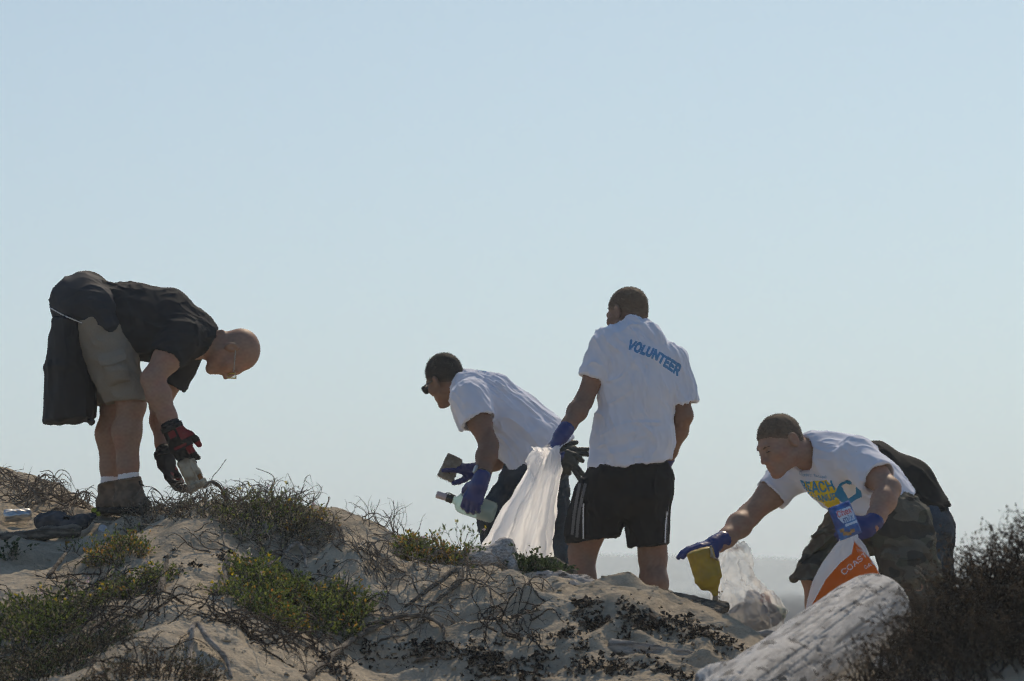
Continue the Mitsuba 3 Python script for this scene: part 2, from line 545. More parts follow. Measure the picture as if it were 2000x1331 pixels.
# ------------------------------------------------------------------ the dune: one sheet from under the camera to the horizon
def ridge_line(pts):
    w = np.array([P(*p) for p in pts])
    w = w[np.argsort(w[:, 0])]
    xs = np.linspace(w[0, 0], w[-1, 0], 600)
    k = np.ones(15) / 15
    ys = np.convolve(np.pad(np.interp(xs, w[:, 0], w[:, 1]), 7, 'edge'), k, 'valid')
    zs = np.convolve(np.pad(np.interp(xs, w[:, 0], w[:, 2]), 7, 'edge'), k, 'valid')
    return xs, ys, zs


MAIN = ridge_line([(-420, 1265, 16.2), (-150, 1180, 16.3), (0, 1132, 16.4), (150, 1086, 16.6), (300, 1034, 16.9), (360, 1003, 17.0), (430, 978, 17.15), (500, 975, 17.2),
                   (560, 982, 17.2), (620, 986, 17.2), (660, 985, 17.2), (700, 998, 17.15), (740, 1022, 17.1), (800, 1056, 17.0), (900, 1088, 16.9), (1000, 1108, 16.85), (1100, 1126, 16.8),
                   (1200, 1146, 16.7), (1300, 1168, 16.6), (1400, 1200, 16.4), (1450, 1236, 16.3), (1520, 1262, 16.2), (1600, 1285, 16.1), (1800, 1310, 16.0), (2100, 1330, 16.0), (2400, 1345, 16.0)])
BACK = ridge_line([(-420, 880, 19.4), (-200, 895, 19.2), (0, 920, 18.9), (60, 935, 18.8), (120, 962, 18.6), (180, 990, 18.4), (215, 1003, 18.15), (250, 1007, 17.95), (300, 1006, 17.8),
                   (350, 1000, 17.6), (420, 990, 17.5), (520, 1010, 17.5), (650, 1070, 17.6), (800, 1140, 17.8), (1000, 1240, 18.0), (1400, 1400, 18.0)])
NEAR = ridge_line([(1150, 1500, 13.2), (1500, 1420, 13.2), (1650, 1350, 13.2), (1760, 1300, 13.2), (1880, 1240, 13.2), (2000, 1190, 13.2), (2200, 1130, 13.3), (2600, 1120, 13.4)])
LINES = ((MAIN, 0.30, 0.16, 0.10), (BACK, 0.22, 0.10, 0.15), (NEAR, 0.40, 0.45, 0.15))


def lump(x, y, s, seed, oct_=2):
    return meshkit.fbm(np.stack([x / s, y / s, np.zeros_like(x)], -1), oct_, seed) - 0.5


rp = np.random.RandomState(12)
PRINTS = [(rp.uniform(-1.1, 0.95), rp.uniform(15.7, 17.0), rp.uniform(0, 3.14)) for _ in range(26)] + [(rp.uniform(-2.2, -1.5), rp.uniform(16.6, 17.8), rp.uniform(0, 3.14)) for _ in range(8)]


def ground(x, y):
    x, y = np.broadcast_arrays(np.asarray(x, float), np.asarray(y, float))
    b = np.interp(x, [-3.0, -1.0, 0.0, 0.15, 0.55, 1.65, 3.0], [0.1, 0.0, -0.12, -0.165, -0.33, -0.46, -0.55])
    t = np.clip((y - 15.6) / 2.0, 0, 1)
    t = t * t * (3 - 2 * t)
    far = np.clip((y - 22) / 40, 0, 1)
    z = (-1.5) * (1 - t) + (b * (1 - far) - 1.2 * far) * t
    for (xs, ys, zs), sf, sb, w in LINES:
        d = y - np.interp(x, xs, ys)
        sf_ = sf * (1 - 0.35 * np.clip((x - 0.0) / 1.5, 0, 1)) if sf == 0.30 else sf
        r = np.interp(x, xs, zs) - np.where(d < 0, sf_, sb) * (np.sqrt(d * d + w * w) - w)
        if sf == 0.30:                                              # the slip face steepens below the crest, most on the left
            e = np.interp(x, [-3.0, -0.4, 0.5, 1.2], [0.55, 0.45, 0.12, 0.06])
            u = -d - 0.55
            r = r - e * (np.sqrt(u * u + 0.15 ** 2) + u) / 2
        z = smax(z, r, 0.06)
    near = np.exp(-((y - 16.5) / 6.0) ** 2) * np.exp(-(x / 5.0) ** 4)
    q = lump(x, y, 0.42, 5) * 0.11 + lump(x, y, 0.16, 8) * 0.05 + lump(x, y * 0.8, 0.055, 11) * 0.016
    dent = np.maximum(0, meshkit.noise(np.stack([x / 0.13 + 9, y / 0.16, np.zeros_like(x)], -1), 21) - 0.66)
    for px_, py_, a_ in PRINTS:                                     # trodden sand
        u = ((x - px_) * math.cos(a_) + (y - py_) * math.sin(a_)) / 0.13
        v = (-(x - px_) * math.sin(a_) + (y - py_) * math.cos(a_)) / 0.055
        rr = u * u + v * v
        q = q + np.where(rr < 9, 0.014 * np.exp(-(np.sqrt(rr) - 1.5) ** 2 / 0.2) - 0.032 * np.exp(-rr ** 2), 0)
    return z + (q + lump(x * 0.8, y, 0.03, 31, 1) * 0.014 - dent * 0.09) * near


def G(px, py, y0=11.0, y1=24.0):
    """Where the line of sight of a picture point meets the dune."""
    Y = np.arange(y0, y1, 0.01)
    p = P(px, py, 1.0)
    h = p[2] * Y - ground(p[0] * Y, Y)
    i = np.argmax(h < 0)
    if h[i] >= 0:
        i = np.argmin(np.abs(h) + (np.abs(Y - 17.2) > 2.5) * 9)
    x = p[0] * Y[i]
    return np.array([x, Y[i], float(ground(x, Y[i]))])


def on(x, y, dz=0.0):
    return np.array([x, y, float(ground(x, y)) + dz])


def stretch(core, end, ratio, out):
    c, s = list(core), core[-1] - core[-2]
    while c[-1] < end:
        s *= ratio
        c.append(c[-1] + s)
    return c[1:] if out else c


gx = np.arange(-2.75, 2.7501, 0.0125)
gx = np.concatenate([-np.array(stretch(gx, 700.0, 1.22, False)[len(gx):])[::-1], gx, np.array(stretch(gx, 700.0, 1.22, False)[len(gx):])])
gy = np.arange(13.0, 20.6, 0.0125)
gy_lo = []
v_, s_ = 13.0, 0.0125
while v_ > -40:
    s_ *= 1.22
    v_ -= s_
    gy_lo.append(v_)
gy = np.concatenate([np.array(gy_lo)[::-1], gy, np.array(stretch(gy, 1800.0, 1.16, False)[len(gy):])])
XX, YY = np.meshgrid(gx, gy, indexing='ij')
ZZ = ground(XX, YY)
i_, j_ = np.meshgrid(np.arange(len(gx) - 1), np.arange(len(gy) - 1), indexing='ij')
n_ = len(gy)
quad = np.stack([i_ * n_ + j_, (i_ + 1) * n_ + j_, (i_ + 1) * n_ + j_ + 1, i_ * n_ + j_ + 1], -1).reshape(-1, 4)
key = put('ground', trimesh.Trimesh(np.stack([XX, YY, ZZ], -1).reshape(-1, 3), np.vstack([quad[:, [0, 1, 2]], quad[:, [0, 2, 3]]]), process=False), 'sand', kind='structure')

# far coastal hills beyond the beach
mat('far_scrub', speckled((0.075, 0.08, 0.09), (0.13, 0.132, 0.14), 0.02), 0.95)
hx, hy = np.linspace(-1000, 1000, 161), np.linspace(-260, 260, 41)
HX, HY = np.meshgrid(hx, hy, indexing='ij')
top = np.interp(HX, [-1000, -200, 20, 75, 100, 200, 500, 1000], [15, 13, 11.9, 11.0, 9.4, 8.2, 9.0, 12.0])
HZ = -1.6 + (top + 1.6) * np.exp(-(HY / 110.0) ** 2) * (0.93 + 0.14 * meshkit.fbm(np.stack([HX / 60, HY / 60, 0 * HX], -1), 3, 4))
i_, j_ = np.meshgrid(np.arange(160), np.arange(40), indexing='ij')
quad = np.stack([i_ * 41 + j_, (i_ + 1) * 41 + j_, (i_ + 1) * 41 + j_ + 1, i_ * 41 + j_ + 1], -1).reshape(-1, 4)
put('hills', trimesh.Trimesh(np.stack([HX, HY + 1350, HZ], -1).reshape(-1, 3), np.vstack([quad[:, [0, 1, 2]], quad[:, [0, 2, 3]]]), process=False), 'far_scrub', kind='structure')


# ------------------------------------------------------------------ people
def head_frame(fwd, up):
    f = unit(fwd)
    u = unit(np.asarray(up, float) - f * (np.asarray(up) @ f))
    return np.stack([np.cross(f, u), f, u], 1)          # columns: right, forward, up


def add_head(F, c, R, neck, nr=(0.056, 0.062), s=1.0):
    c = np.asarray(c, float)
    W = lambda x, y, z: c + s * (R @ np.array([x, y, z], float))
    E = lambda p, r, k=0.02, op=1, Rr=None: F.ell(W(*p), np.array(r) * s, R if Rr is None else Rr, k, op)
    Cn = lambda a, b, ra, rb, k=0.015, op=1: F.cone(W(*a), W(*b), ra * s, rb * s, k, op)
    E((0, -0.014, 0.032), (0.076, 0.097, 0.089))
    E((0, 0.030, -0.030), (0.061, 0.064, 0.082), 0.03)
    for q in (-1, 1):
        Cn((q * 0.052, 0.008, -0.058), (q * 0.018, 0.074, -0.103), 0.020, 0.018, 0.025)
        E((q * 0.046, 0.056, -0.022), (0.026, 0.026, 0.024), 0.025)
    Cn((-0.030, 0.083, 0.022), (0.030, 0.083, 0.022), 0.012, 0.012, 0.02)
    for q in (-1, 1):
        E((q * 0.031, 0.103, 0.000), (0.018, 0.016, 0.012), 0.014, -1)
        E((q * 0.031, 0.081, 0.000), (0.0125, 0.0125, 0.011), 0.004)
    Cn((0, 0.092, 0.014), (0, 0.113, -0.032), 0.008, 0.0115, 0.014)
    for q in (-1, 1):
        E((q * 0.011, 0.099, -0.037), (0.009, 0.011, 0.008), 0.008)
    E((0, 0.081, -0.064), (0.028, 0.020, 0.022), 0.02)
    Cn((-0.019, 0.095, -0.060), (0.019, 0.095, -0.060), 0.0055, 0.0055, 0.006)
    Cn((-0.017, 0.094, -0.073), (0.017, 0.094, -0.073), 0.006, 0.006, 0.006)
    Cn((-0.024, 0.104, -0.0665), (0.024, 0.104, -0.0665), 0.004, 0.004, 0.004, -1)
    E((0, 0.083, -0.099), (0.019, 0.017, 0.016), 0.02)
    for q in (-1, 1):
        tilt = R @ np.array([[math.cos(0.35), -q * math.sin(0.35), 0], [q * math.sin(0.35), math.cos(0.35), 0], [0, 0, 1]])
        F.ell(W(q * 0.085, -0.016, -0.004), np.array([0.012, 0.021, 0.034]) * s, tilt, 0.006)
        F.ell(W(q * 0.097, -0.012, 0.000), np.array([0.009, 0.012, 0.021]) * s, tilt, 0.004, -1)
    F.cone(W(0, -0.030, -0.050), neck, nr[0] * s, nr[1], 0.035)
    return W


def arm(F, sh, el, wr, s=1.0):
    F.chain([sh, sh + (el - sh) * 0.5, el], [0.056 * s, 0.050 * s, 0.040 * s], 0.03)
    F.chain([el, el + (wr - el) * 0.32, el + (wr - el) * 0.75, wr], [0.040 * s, 0.045 * s, 0.033 * s, 0.027 * s], 0.025)


def leg(F, hip, kn, an, back, s=1.0):
    F.chain([hip, kn], [0.090 * s, 0.060 * s], 0.03)
    b = unit(back) * 0.016
    F.chain([kn, kn + (an - kn) * 0.32 + b, kn + (an - kn) * 0.72 + b * 0.3, an], [0.055 * s, 0.060 * s, 0.043 * s, 0.037 * s], 0.03)


def hand(wr, d, n, right, curl, thumb=(0.5, 0.75, 0.35), tcurl=0.4, spread=0.12, s=1.0, fat=1.0, cuff=None):
    """A hand or glove as one field: palm, four jointed fingers, a thumb that leaves the side of the palm."""
    d = unit(d)
    n = unit(np.asarray(n, float) - d * (np.asarray(n) @ d))
    l = np.cross(d, n) * (1 if right else -1)
    F = Field()
    W = lambda a, b, c: np.asarray(wr) + s * (a * d + b * l + c * n)
    F.seg(W(0.012, 0, 0), W(0.085, 0, 0.002), l, 0.029 * s * fat, 0.018 * s * fat, 0.040 * s * fat, 0.0135 * s * fat, 0.02)
    F.ell(W(0.035, 0.022, 0.010), np.array([0.028, 0.017, 0.015]) * s * fat, np.stack([d, l, n], 1), 0.015)
    curls = curl if isinstance(curl[0], (list, tuple)) else [curl] * 4
    for i, (b, base, ln) in enumerate(((0.030, 0.088, 1.0), (0.010, 0.093, 1.1), (-0.011, 0.090, 1.02), (-0.030, 0.082, 0.82))):
        p = W(base, b, 0.001)
        ang, fr = 0.0, 0.0095 * fat * (0.9 if i == 3 else 1)
        sp = spread * (1.5 - i) / 1.5 * 0.5
        dd = unit(d + l * sp)
        pts, rs = [W(base - 0.025, b * 0.85, 0.0)], [fr * 1.05 * s]
        pts.append(p)
        rs.append(fr * 1.08 * s)
        for j, seglen in enumerate((0.042, 0.027, 0.021)):
            ang += curls[i][j]
            p = p + s * ln * seglen * (dd * math.cos(ang) + n * math.sin(ang))
            pts.append(p)
            rs.append(s * fr * (0.98, 0.92, 0.82)[j])
        F.chain(pts, rs, 0.004)
    t = unit(d * thumb[0] + l * thumb[1] + n * thumb[2])
    t2 = unit(t + (d * 0.9 - l * 0.6 + n * 0.5) * tcurl)
    p0 = W(0.022, 0.026, 0.004)
    F.chain([p0, p0 + t * 0.040 * s, p0 + t * 0.040 * s + t2 * 0.032 * s, p0 + t * 0.040 * s + unit(t2 + (t2 - t) * 0.5) * 0.058 * s], [0.015 * s * fat, 0.0125 * s * fat, 0.011 * s * fat, 0.009 * s * fat], 0.008)
    if cuff is not None:
        F.cone(np.asarray(wr) - unit(cuff) * 0.03, W(0.02, 0, 0), 0.031 * s * fat, 0.030 * s * fat, 0.015)
    return F


def sleeve(sh, el, frac, r0, r1, droop=None, tunnel=True):
    S = Field()
    a = unit(el - sh)
    e = sh + (el - sh) * frac
    S.cone(sh, e + a * 0.05, r0, r1, 0.02)
    if droop is not None:
        S.cone(sh + (e - sh) * 0.5, e + a * 0.05 + np.asarray(droop), r1 * 0.9, r1 * 0.9, 0.03)
    S.cut(e, a)
    if tunnel:
        S.cone(e - a * 0.035, e + a * 0.08, r1 - 0.011, r1 - 0.007, 0.003, -1)
    return S


def trunk(stations, X, hem=None, extra=(), k=0.04, tun=True):
    """stations: (point, half width, half depth) from the hem up; hem: (point, outward direction)."""
    B = Field()
    for (a, wa, da), (b, wb, db) in zip(stations[:-1], stations[1:]):
        B.seg(a, b, X, wa, da, wb, db, k)
    for e in extra:
        B.cone(*e)
    if hem is not None:
        B.cut(*hem)
        if tun:
            (p, w, d) = stations[0]
            ax = unit(hem[1])
            B.seg(np.asarray(hem[0]) - ax * 0.03, np.asarray(hem[0]) + ax * 0.1, X, w - 0.012, d - 0.012, w - 0.010, d - 0.010, 0.003, cap=0.02, op=-1)
    return B


def hair_cap(c, R, s=1.0, lift=0.005, line=(0.58, 0.0), nape=-0.075, k=0.016):
    H = Field()
    c = np.asarray(c, float)
    H.ell(c + s * (R @ A(0, -0.014, 0.032)), (np.array([0.076, 0.097, 0.089]) + lift) * s, R)
    H.cone(c + s * (R @ A(0, -0.052, -0.02)), c + s * (R @ A(0, -0.05, -0.06)), (0.050 + lift) * s, 0.046 * s, 0.02)
    up, f = R[:, 2], R[:, 1]
    H.cut(c + s * up * line[1], -(up - line[0] * f), k)
    H.cut(c + s * up * nape, -up, k)
    return bump(H.mesh(0.005, 1), 0.008, 0.0030, 3)


def put_hair(person, cap, bsdf, c, R, n=3600, length=0.0075, seed=1):
    """The cropped hair: its close mass, and the single hairs that stand out of it and thin out past the hairline."""
    h_ = (cap.vertices - c) @ (R[:, 2] - 0.56 * R[:, 1])
    t = np.clip((h_ - 0.002) / 0.030 + (meshkit.noise(cap.vertices / 0.006, 7) - 0.5) * 0.5, 0, 1)[:, None]
    dark = {'hair_black': [0.030, 0.026, 0.023], 'hair_brown': [0.118, 0.083, 0.057]}[bsdf]
    scalp = {'hair_black': [0.085, 0.056, 0.042], 'hair_brown': [0.165, 0.108, 0.078]}[bsdf]
    tone = (1 - t) * np.array(scalp) + t * np.array(dark) * (0.6 + 0.9 * meshkit.noise(cap.vertices / 0.005, 9))[:, None]
    k = put('hair', cap, 'glove_cloth', person, color=tone)
    rg = np.random.RandomState(seed)
    tri = cap.triangles
    w = cap.area_faces * np.clip((cap.triangles_center - c) @ R[:, 2] + 0.12, 0, 1)
    i = rg.choice(len(tri), n, p=w / w.sum())
    a = rg.rand(n, 2)
    a = np.where(a.sum(1, keepdims=True) > 1, 1 - a, a)
    p = tri[i, 0] + a[:, :1] * (tri[i, 1] - tri[i, 0]) + a[:, 1:] * (tri[i, 2] - tri[i, 0])
    d = cap.face_normals[i] + R[:, 1] * 0.35 + rg.normal(0, 0.35, (n, 3))
    d /= np.linalg.norm(d, axis=1, keepdims=True)
    s = np.cross(d, rg.normal(0, 1, (n, 3)))
    s /= np.linalg.norm(s, axis=1, keepdims=True)
    L = length * rg.uniform(0.5, 1.3, (n, 1))
    v = np.stack([p - s * 0.0008, p + s * 0.0008, p + d * L], 1).reshape(-1, 3)
    put('single_hairs', trimesh.Trimesh(v, np.arange(3 * n).reshape(-1, 3), process=False), bsdf, k, smooth=False, kind='stuff')


def glove_mesh(F, h=0.0035):
    return bump(F.mesh(h, 2), 0.012, 0.0010, 9)


def wrist_ring(wr, d, X, r, w, t):
    """A band round the wrist."""
    d = unit(d)
    return lathe([(-w, r), (-w, r + t), (w, r + t), (w, r), (-w, r)], wr, d, 24)


# ---- the man on the left: black shirt, jacket round the waist
Yl = 17.9
p1 = thing('person', 'bald man bent over in black shirt and khaki shorts, jacket tied round his waist', 'person')
J = dict(pelvis=P(170, 602, Yl), waist=P(240, 612, Yl), chest=P(325, 636, Yl), neck=P(398, 666, Yl), head=P(456, 689, Yl),
         sh_r=P(356, 660, Yl - 0.17), el_r=P(297, 741, Yl - 0.26), wr_r=P(337, 838, Yl - 0.27),
         sh_l=P(362, 680, Yl + 0.17), el_l=P(312, 790, Yl + 0.16), wr_l=P(323, 892, Yl + 0.0),
         hip_r=P(192, 630, Yl - 0.09), kn_r=P(257, 790, Yl - 0.10), an_r=P(250, 955, Yl - 0.09),
         hip_l=P(185, 630, Yl + 0.10), kn_l=P(224, 795, Yl + 0.11), an_l=P(216, 960, Yl + 0.11))
X1 = A(0, -1, 0)
Rh = head_frame(A(-0.03, -0.06, -1), A(1, 0.02, 0.05))
B = Field()
B.seg(J['pelvis'], J['waist'], X1, 0.155, 0.115, 0.14, 0.10, 0.05)
B.seg(J['waist'], J['chest'], X1, 0.14, 0.10, 0.165, 0.115, 0.05)
B.seg(J['chest'], J['neck'] - A(0.04, 0, 0), X1, 0.165, 0.115, 0.09, 0.07, 0.05)
B.cone(J['sh_l'], J['sh_r'], 0.06, 0.06, 0.05)
add_head(B, J['head'], Rh, J['neck'] - A(0.035, 0, 0.005), (0.060, 0.070), 0.97)
HW = lambda x, y, z: J['head'] + 0.97 * (Rh @ A(x, y, z))
for q in (0.0, 0.022):                                      # rolls of skin at the nape
    B.cone(HW(-0.035, -0.085 + q * 0.2, -0.055 - q), HW(0.035, -0.085 + q * 0.2, -0.055 - q), 0.014, 0.014, 0.008)
arm(B, J['sh_r'], J['el_r'], J['wr_r'], 1.16)
arm(B, J['sh_l'], J['el_l'], J['wr_l'], 1.10)
leg(B, J['hip_r'], J['kn_r'], J['an_r'], A(-1, 0, 0), 1.03)
leg(B, J['hip_l'], J['kn_l'], J['an_l'], A(-1, 0, 0), 1.0)
put('body', B.mesh(0.006), 'skin_fair', p1)
S = trunk([(J['pelvis'] + A(0.0, 0, 0.0), 0.168, 0.128), (P(262, 625, Yl), 0.165, 0.150), (P(322, 632, Yl), 0.185, 0.148), (P(372, 652, Yl), 0.165, 0.105), (P(400, 664, Yl), 0.085, 0.072)], X1,
          None, [(J['sh_l'], J['sh_r'], 0.076, 0.076, 0.05), (P(245, 650, Yl - 0.05), P(300, 668, Yl - 0.05), 0.075, 0.07, 0.05), (P(250, 660, Yl + 0.05), P(300, 672, Yl + 0.05), 0.07, 0.07, 0.05)])
SF = Field().add(S)
SF.add(sleeve(J['sh_r'] - A(0.01, 0, -0.01), J['el_r'], 0.50, 0.085, 0.073), 0.035)
SF.add(sleeve(J['sh_l'], J['el_l'], 0.66, 0.085, 0.076), 0.035)
SF.cone(J['neck'] + A(0.0, 0, 0.0), J['neck'] + A(0.10, 0, -0.03), 0.064, 0.075, 0.006, -1)
SF.cone(J['neck'] + A(-0.012, 0, 0.01), J['neck'] + A(0.004, 0, 0.0), 0.073, 0.071, 0.006)
SF.cone(J['neck'] + A(-0.02, 0, 0.0), J['neck'] + A(0.12, 0, -0.03), 0.065, 0.075, 0.004, -1)
m = SF.mesh(0.006)
m = folds(m, [(A(1, 0, -0.25), 0.055, 0.35, 0.012, 4), (A(0.5, 0, -1), 0.045, 0.25, 0.010, 9, P(330, 690, Yl - 0.2), 0.16), (A(0.7, 0, 0.2), 0.03, 0.2, 0.006, 14),
              (A(0.3, 0, -1), 0.05, 0.3, 0.016, 19, P(235, 600, Yl - 0.1), 0.18)])
Q = lambda *pp: [P(x, y, Yl - 0.2) for x, y in pp]
m = creases(m, [(Q((222, 552), (250, 600), (262, 660)), 0.008, 0.009), (Q((240, 548), (272, 590), (285, 640)), 0.007, 0.007), (Q((372, 600), (385, 640), (388, 680)), 0.006, 0.007), (Q((330, 690), (345, 660), (372, 640)), 0.007, 0.008)])
put('shirt', m, 'black_cotton', p1)
# shorts with cargo pocket
K = Field()
K.seg(P(172, 612, Yl), P(215, 640, Yl), X1, 0.15, 0.095, 0.16, 0.115, 0.04)
for hip, kn, x in ((J['hip_r'], J['kn_r'], 0.97), (J['hip_l'], J['kn_l'], 0.97)):
    a = unit(kn - hip)
    e = hip + (kn - hip) * x
    L_ = Field()
    L_.cone(hip, e + a * 0.04, 0.108, 0.094, 0.03)
    L_.cone(hip + A(-0.02, 0, -0.05), e + A(-0.035, 0, 0.01), 0.09, 0.075, 0.03)
    L_.cut(e, unit(a + A(-0.25, 0, -0.6)))
    L_.cone(e - a * 0.03, e + a * 0.08, 0.074, 0.084, 0.003, -1)
    K.add(L_, 0.03)
m = folds(K.mesh(0.006), [(A(1, 0, 0.3), 0.05, 0.2, 0.010, 31), (A(0.3, 0.2, -1), 0.06, 0.3, 0.010, 37)])
k_ = put('shorts', m, 'khaki', p1)


def patch(target, pts, c, u, w, n, lift, thick=0.006, puff=0.0, tilt=0.0):
    """A stitched-on panel that follows the cloth."""
    v, f = poly2(pts, 0.012)
    t = wrap(v, f, target, c, u, w, n, lift)
    n = unit(n)
    pa = np.array(pts)
    half, mid = (pa.max(0) - pa.min(0)) / 2, (pa.max(0) + pa.min(0)) / 2
    xy = (np.stack([(t.vertices - c) @ unit(u), (t.vertices - c) @ unit(w)], 1) - mid) / half
    ramp = puff * np.clip(1 - xy[:, 0] ** 4, 0, 1) * np.clip(1 - xy[:, 1] ** 4, 0, 1) + tilt * (1 - xy[:, 1]) / 2
    t = trimesh.Trimesh(t.vertices + ramp[:, None] * n, t.faces, process=False)
    edges = np.sort(t.edges, 1)
    un, inv, cn = np.unique(edges, axis=0, return_inverse=True, return_counts=True)
    be = t.edges[cn[inv.ravel()] == 1]
    nv = len(t.vertices)
    lo = t.vertices - n * (lift + thick + ramp[:, None])
    side = np.vstack([np.stack([be[:, 1], be[:, 0], be[:, 0] + nv], 1), np.stack([be[:, 1], be[:, 0] + nv, be[:, 1] + nv], 1)])
    return trimesh.Trimesh(np.vstack([t.vertices, lo]), np.vstack([t.faces, side]), process=False)


pu, pw, pn = unit(A(0.96, 0, 0.28)), unit(A(-0.30, 0.06, 1)), A(0.1, -1, 0.0)
pc = P(226, 724, Yl - 0.2)
put('pocket', patch(m, [(-0.055, -0.06), (0.050, -0.06), (0.055, 0.045), (-0.05, 0.045)], pc, pu, pw, pn, 0.008, puff=0.026), 'khaki', k_, 30)
put('pocket_flap', patch(m, [(-0.062, 0.0), (-0.055, -0.014), (0.0, -0.022), (0.055, -0.014), (0.062, 0.0), (0.058, 0.036), (-0.058, 0.036)], pc + pw * 0.048, pu, pw, pn, 0.012, tilt=0.026), 'khaki', k_, 30)
# jacket: wrap round the hips and the hanging back
Jk = Field()
Jk.seg(P(165, 592, Yl), P(185, 606, Yl), X1, 0.205, 0.135, 0.20, 0.125, 0.04)
Jk.cone(P(148, 590, Yl - 0.08), P(192, 600, Yl - 0.13), 0.105, 0.085, 0.04)
Jk.cone(P(180, 600, Yl - 0.13), P(212, 632, Yl - 0.17), 0.085, 0.040, 0.03)
Jk.cone(P(140, 600, Yl - 0.08), P(140, 602, Yl + 0.08), 0.078, 0.078, 0.04)
m = folds(Jk.mesh(0.006), [(A(0.6, 0, -0.8), 0.05, 0.3, 0.012, 51), (A(1, 0, -0.2), 0.04, 0.2, 0.007, 57)])
k_ = put('jacket', m, 'jacket_shell', p1, label='dark jacket knotted round the waist with its back hanging down')
Jp = Field()
a0, a1, a2 = P(140, 630, Yl), P(137, 720, Yl), P(138, 818, Yl)
Jp.seg(a0, a1, X1, 0.21, 0.082, 0.215, 0.100, 0.02, cap=0.03)
Jp.seg(a1, a2 + A(0, 0, -0.03), X1, 0.215, 0.100, 0.20, 0.112, 0.02, cap=0.03)
Jp.cut(a2 + A(0, 0, -0.008), unit(A(0.10, 0, -1)))
m = folds(Jp.mesh(0.006), [(A(0.05, 0, -1), 0.07, 0.6, 0.018, 61), (A(0.1, 0, -1), 0.03, 0.35, 0.008, 66)])
put('panel', m, 'jacket_lining', k_)
pp = np.array([P(105 + 72 * t, 606 + 33 * t + 3 * math.sin(3.1 * t), Yl) for t in np.linspace(-0.1, 1.05, 24)])
m2 = Jp.mesh(0.012, 0)
hits = []
for q in pp:
    o = q + A(0, -1.0, 0)
    l1, _, _ = cat([m2, Jk.mesh(0.014, 0)] if not hits else [_both]).ray.intersects_location([o], [A(0, 1, 0)], multiple_hits=False) if hits else (None, None, None)
    if not hits:
        _both = cat([m2, Jk.mesh(0.014, 0)])
        l1 = _both.ray.intersects_location([o], [A(0, 1, 0)], multiple_hits=False)[0]
    if len(l1):
        hits.append(l1[0] + A(0, -0.012, 0))
put('piping', tube(np.array(hits), 0.0026, 6), 'white_piping', k_)
put('drawcord', cat([tube([P(177, 806, Yl - 0.1), P(178, 822, Yl - 0.1)], 0.003, 6), Field().cone(P(174, 823, Yl - 0.1), P(182, 824, Yl - 0.1), 0.008, 0.008).cone(P(178, 818, Yl - 0.1), P(178, 829, Yl - 0.1), 0.006, 0.006).mesh(0.003, 0)]), 'black_plastic', k_)
# socks and boots
for kn, an, dy in ((J['kn_r'], J['an_r'], 0), (J['kn_l'], J['an_l'], 1)):
    a = unit(an - kn)
    top = an - a * (0.075 if dy == 0 else 0.065)
    put('sock', folds(Field().cone(top, an, 0.046, 0.046).cut(top, -a).mesh(0.005), [(A(0, 1, 0.1), 0.012, 0.1, 0.002, 5)]), 'sock_cotton', p1)
    bt = Field()
    t0 = an + A(0, 0, -0.012) if dy == 0 else an + A(0, 0, -0.015)
    base = np.array([an[0], an[1], P(250, 1004, an[1])[2]])
    bt.cone(t0 + A(0, 0, 0.050), base + A(0.0, 0, 0.05), 0.050, 0.047, 0.02)
    bt.cone(base + A(-0.015, 0, 0.045), base + A(0.075, -0.09, 0.030), 0.050, 0.040, 0.03)
    bt.cone(base + A(0.02, 0, 0.10), base + A(0.055, -0.06, 0.05), 0.042, 0.036, 0.03)
    bt.cone(t0 + A(-0.032, 0, 0.03), t0 + A(0.034, 0, 0.036), 0.026, 0.028, 0.01)
    bt.cut(t0 + A(0, 0, 0.055), A(-0.15, 0, 1))
    bt.cone(t0 + A(0, 0, 0.035), t0 + A(0, 0, 0.12), 0.043, 0.047, 0.003, -1)
    k_ = put('boot', folds(bt.mesh(0.005), [(A(0.2, 1, 0.1), 0.022, 0.2, 0.004, 71 + dy), (A(0, 0, 1), 0.05, 0.2, 0.003, 75)]), 'boot_leather', p1)
    rim = [t0 + A(0.046 * math.cos(t) + 0.003, 0.046 * math.sin(t), 0.050 + 0.008 * math.cos(t)) for t in np.linspace(0, 2 * math.pi, 25)]
    put('collar', bump(tube(rim, 0.009, 8, False), 0.02, 0.003, 3 + dy), 'boot_leather', k_)
    for yy in (-1, 1):
        put('eyelet_strip', tube(curve([t0 + A(0.050, yy * 0.022, 0.045), t0 + A(0.056, yy * 0.022, 0.0), base + A(0.062, yy * 0.02 - 0.02, 0.085)], 5), 0.007, 6), 'boot_rubber', k_)
    so = Field()
    so.cone(base + A(-0.03, 0, 0.012), base + A(0.085, -0.10, 0.012), 0.055, 0.048, 0.01)
    so.cut(base + A(0, 0, 0.028), A(0, 0, 1)).cut(base + A(0, 0, 0.0), A(0, 0, -1))
    put('sole', so.mesh(0.006), 'boot_rubber', k_)
    put('laces', cat([tube(curve([t0 + A(0.057, -0.02, 0.03 - 0.025 * i), t0 + A(0.068, 0, 0.026 - 0.025 * i), t0 + A(0.057, 0.02, 0.03 - 0.025 * i)], 4), 0.004, 5) for i in range(4)]), 'boot_rubber', k_)
scene['glove_cloth'] = {'type': 'twosided', 'bsdf': {'type': 'principled', 'base_color': {'type': 'mesh_attribute', 'name': 'vertex_color'}, 'roughness': 0.75, 'specular': 0.3}}
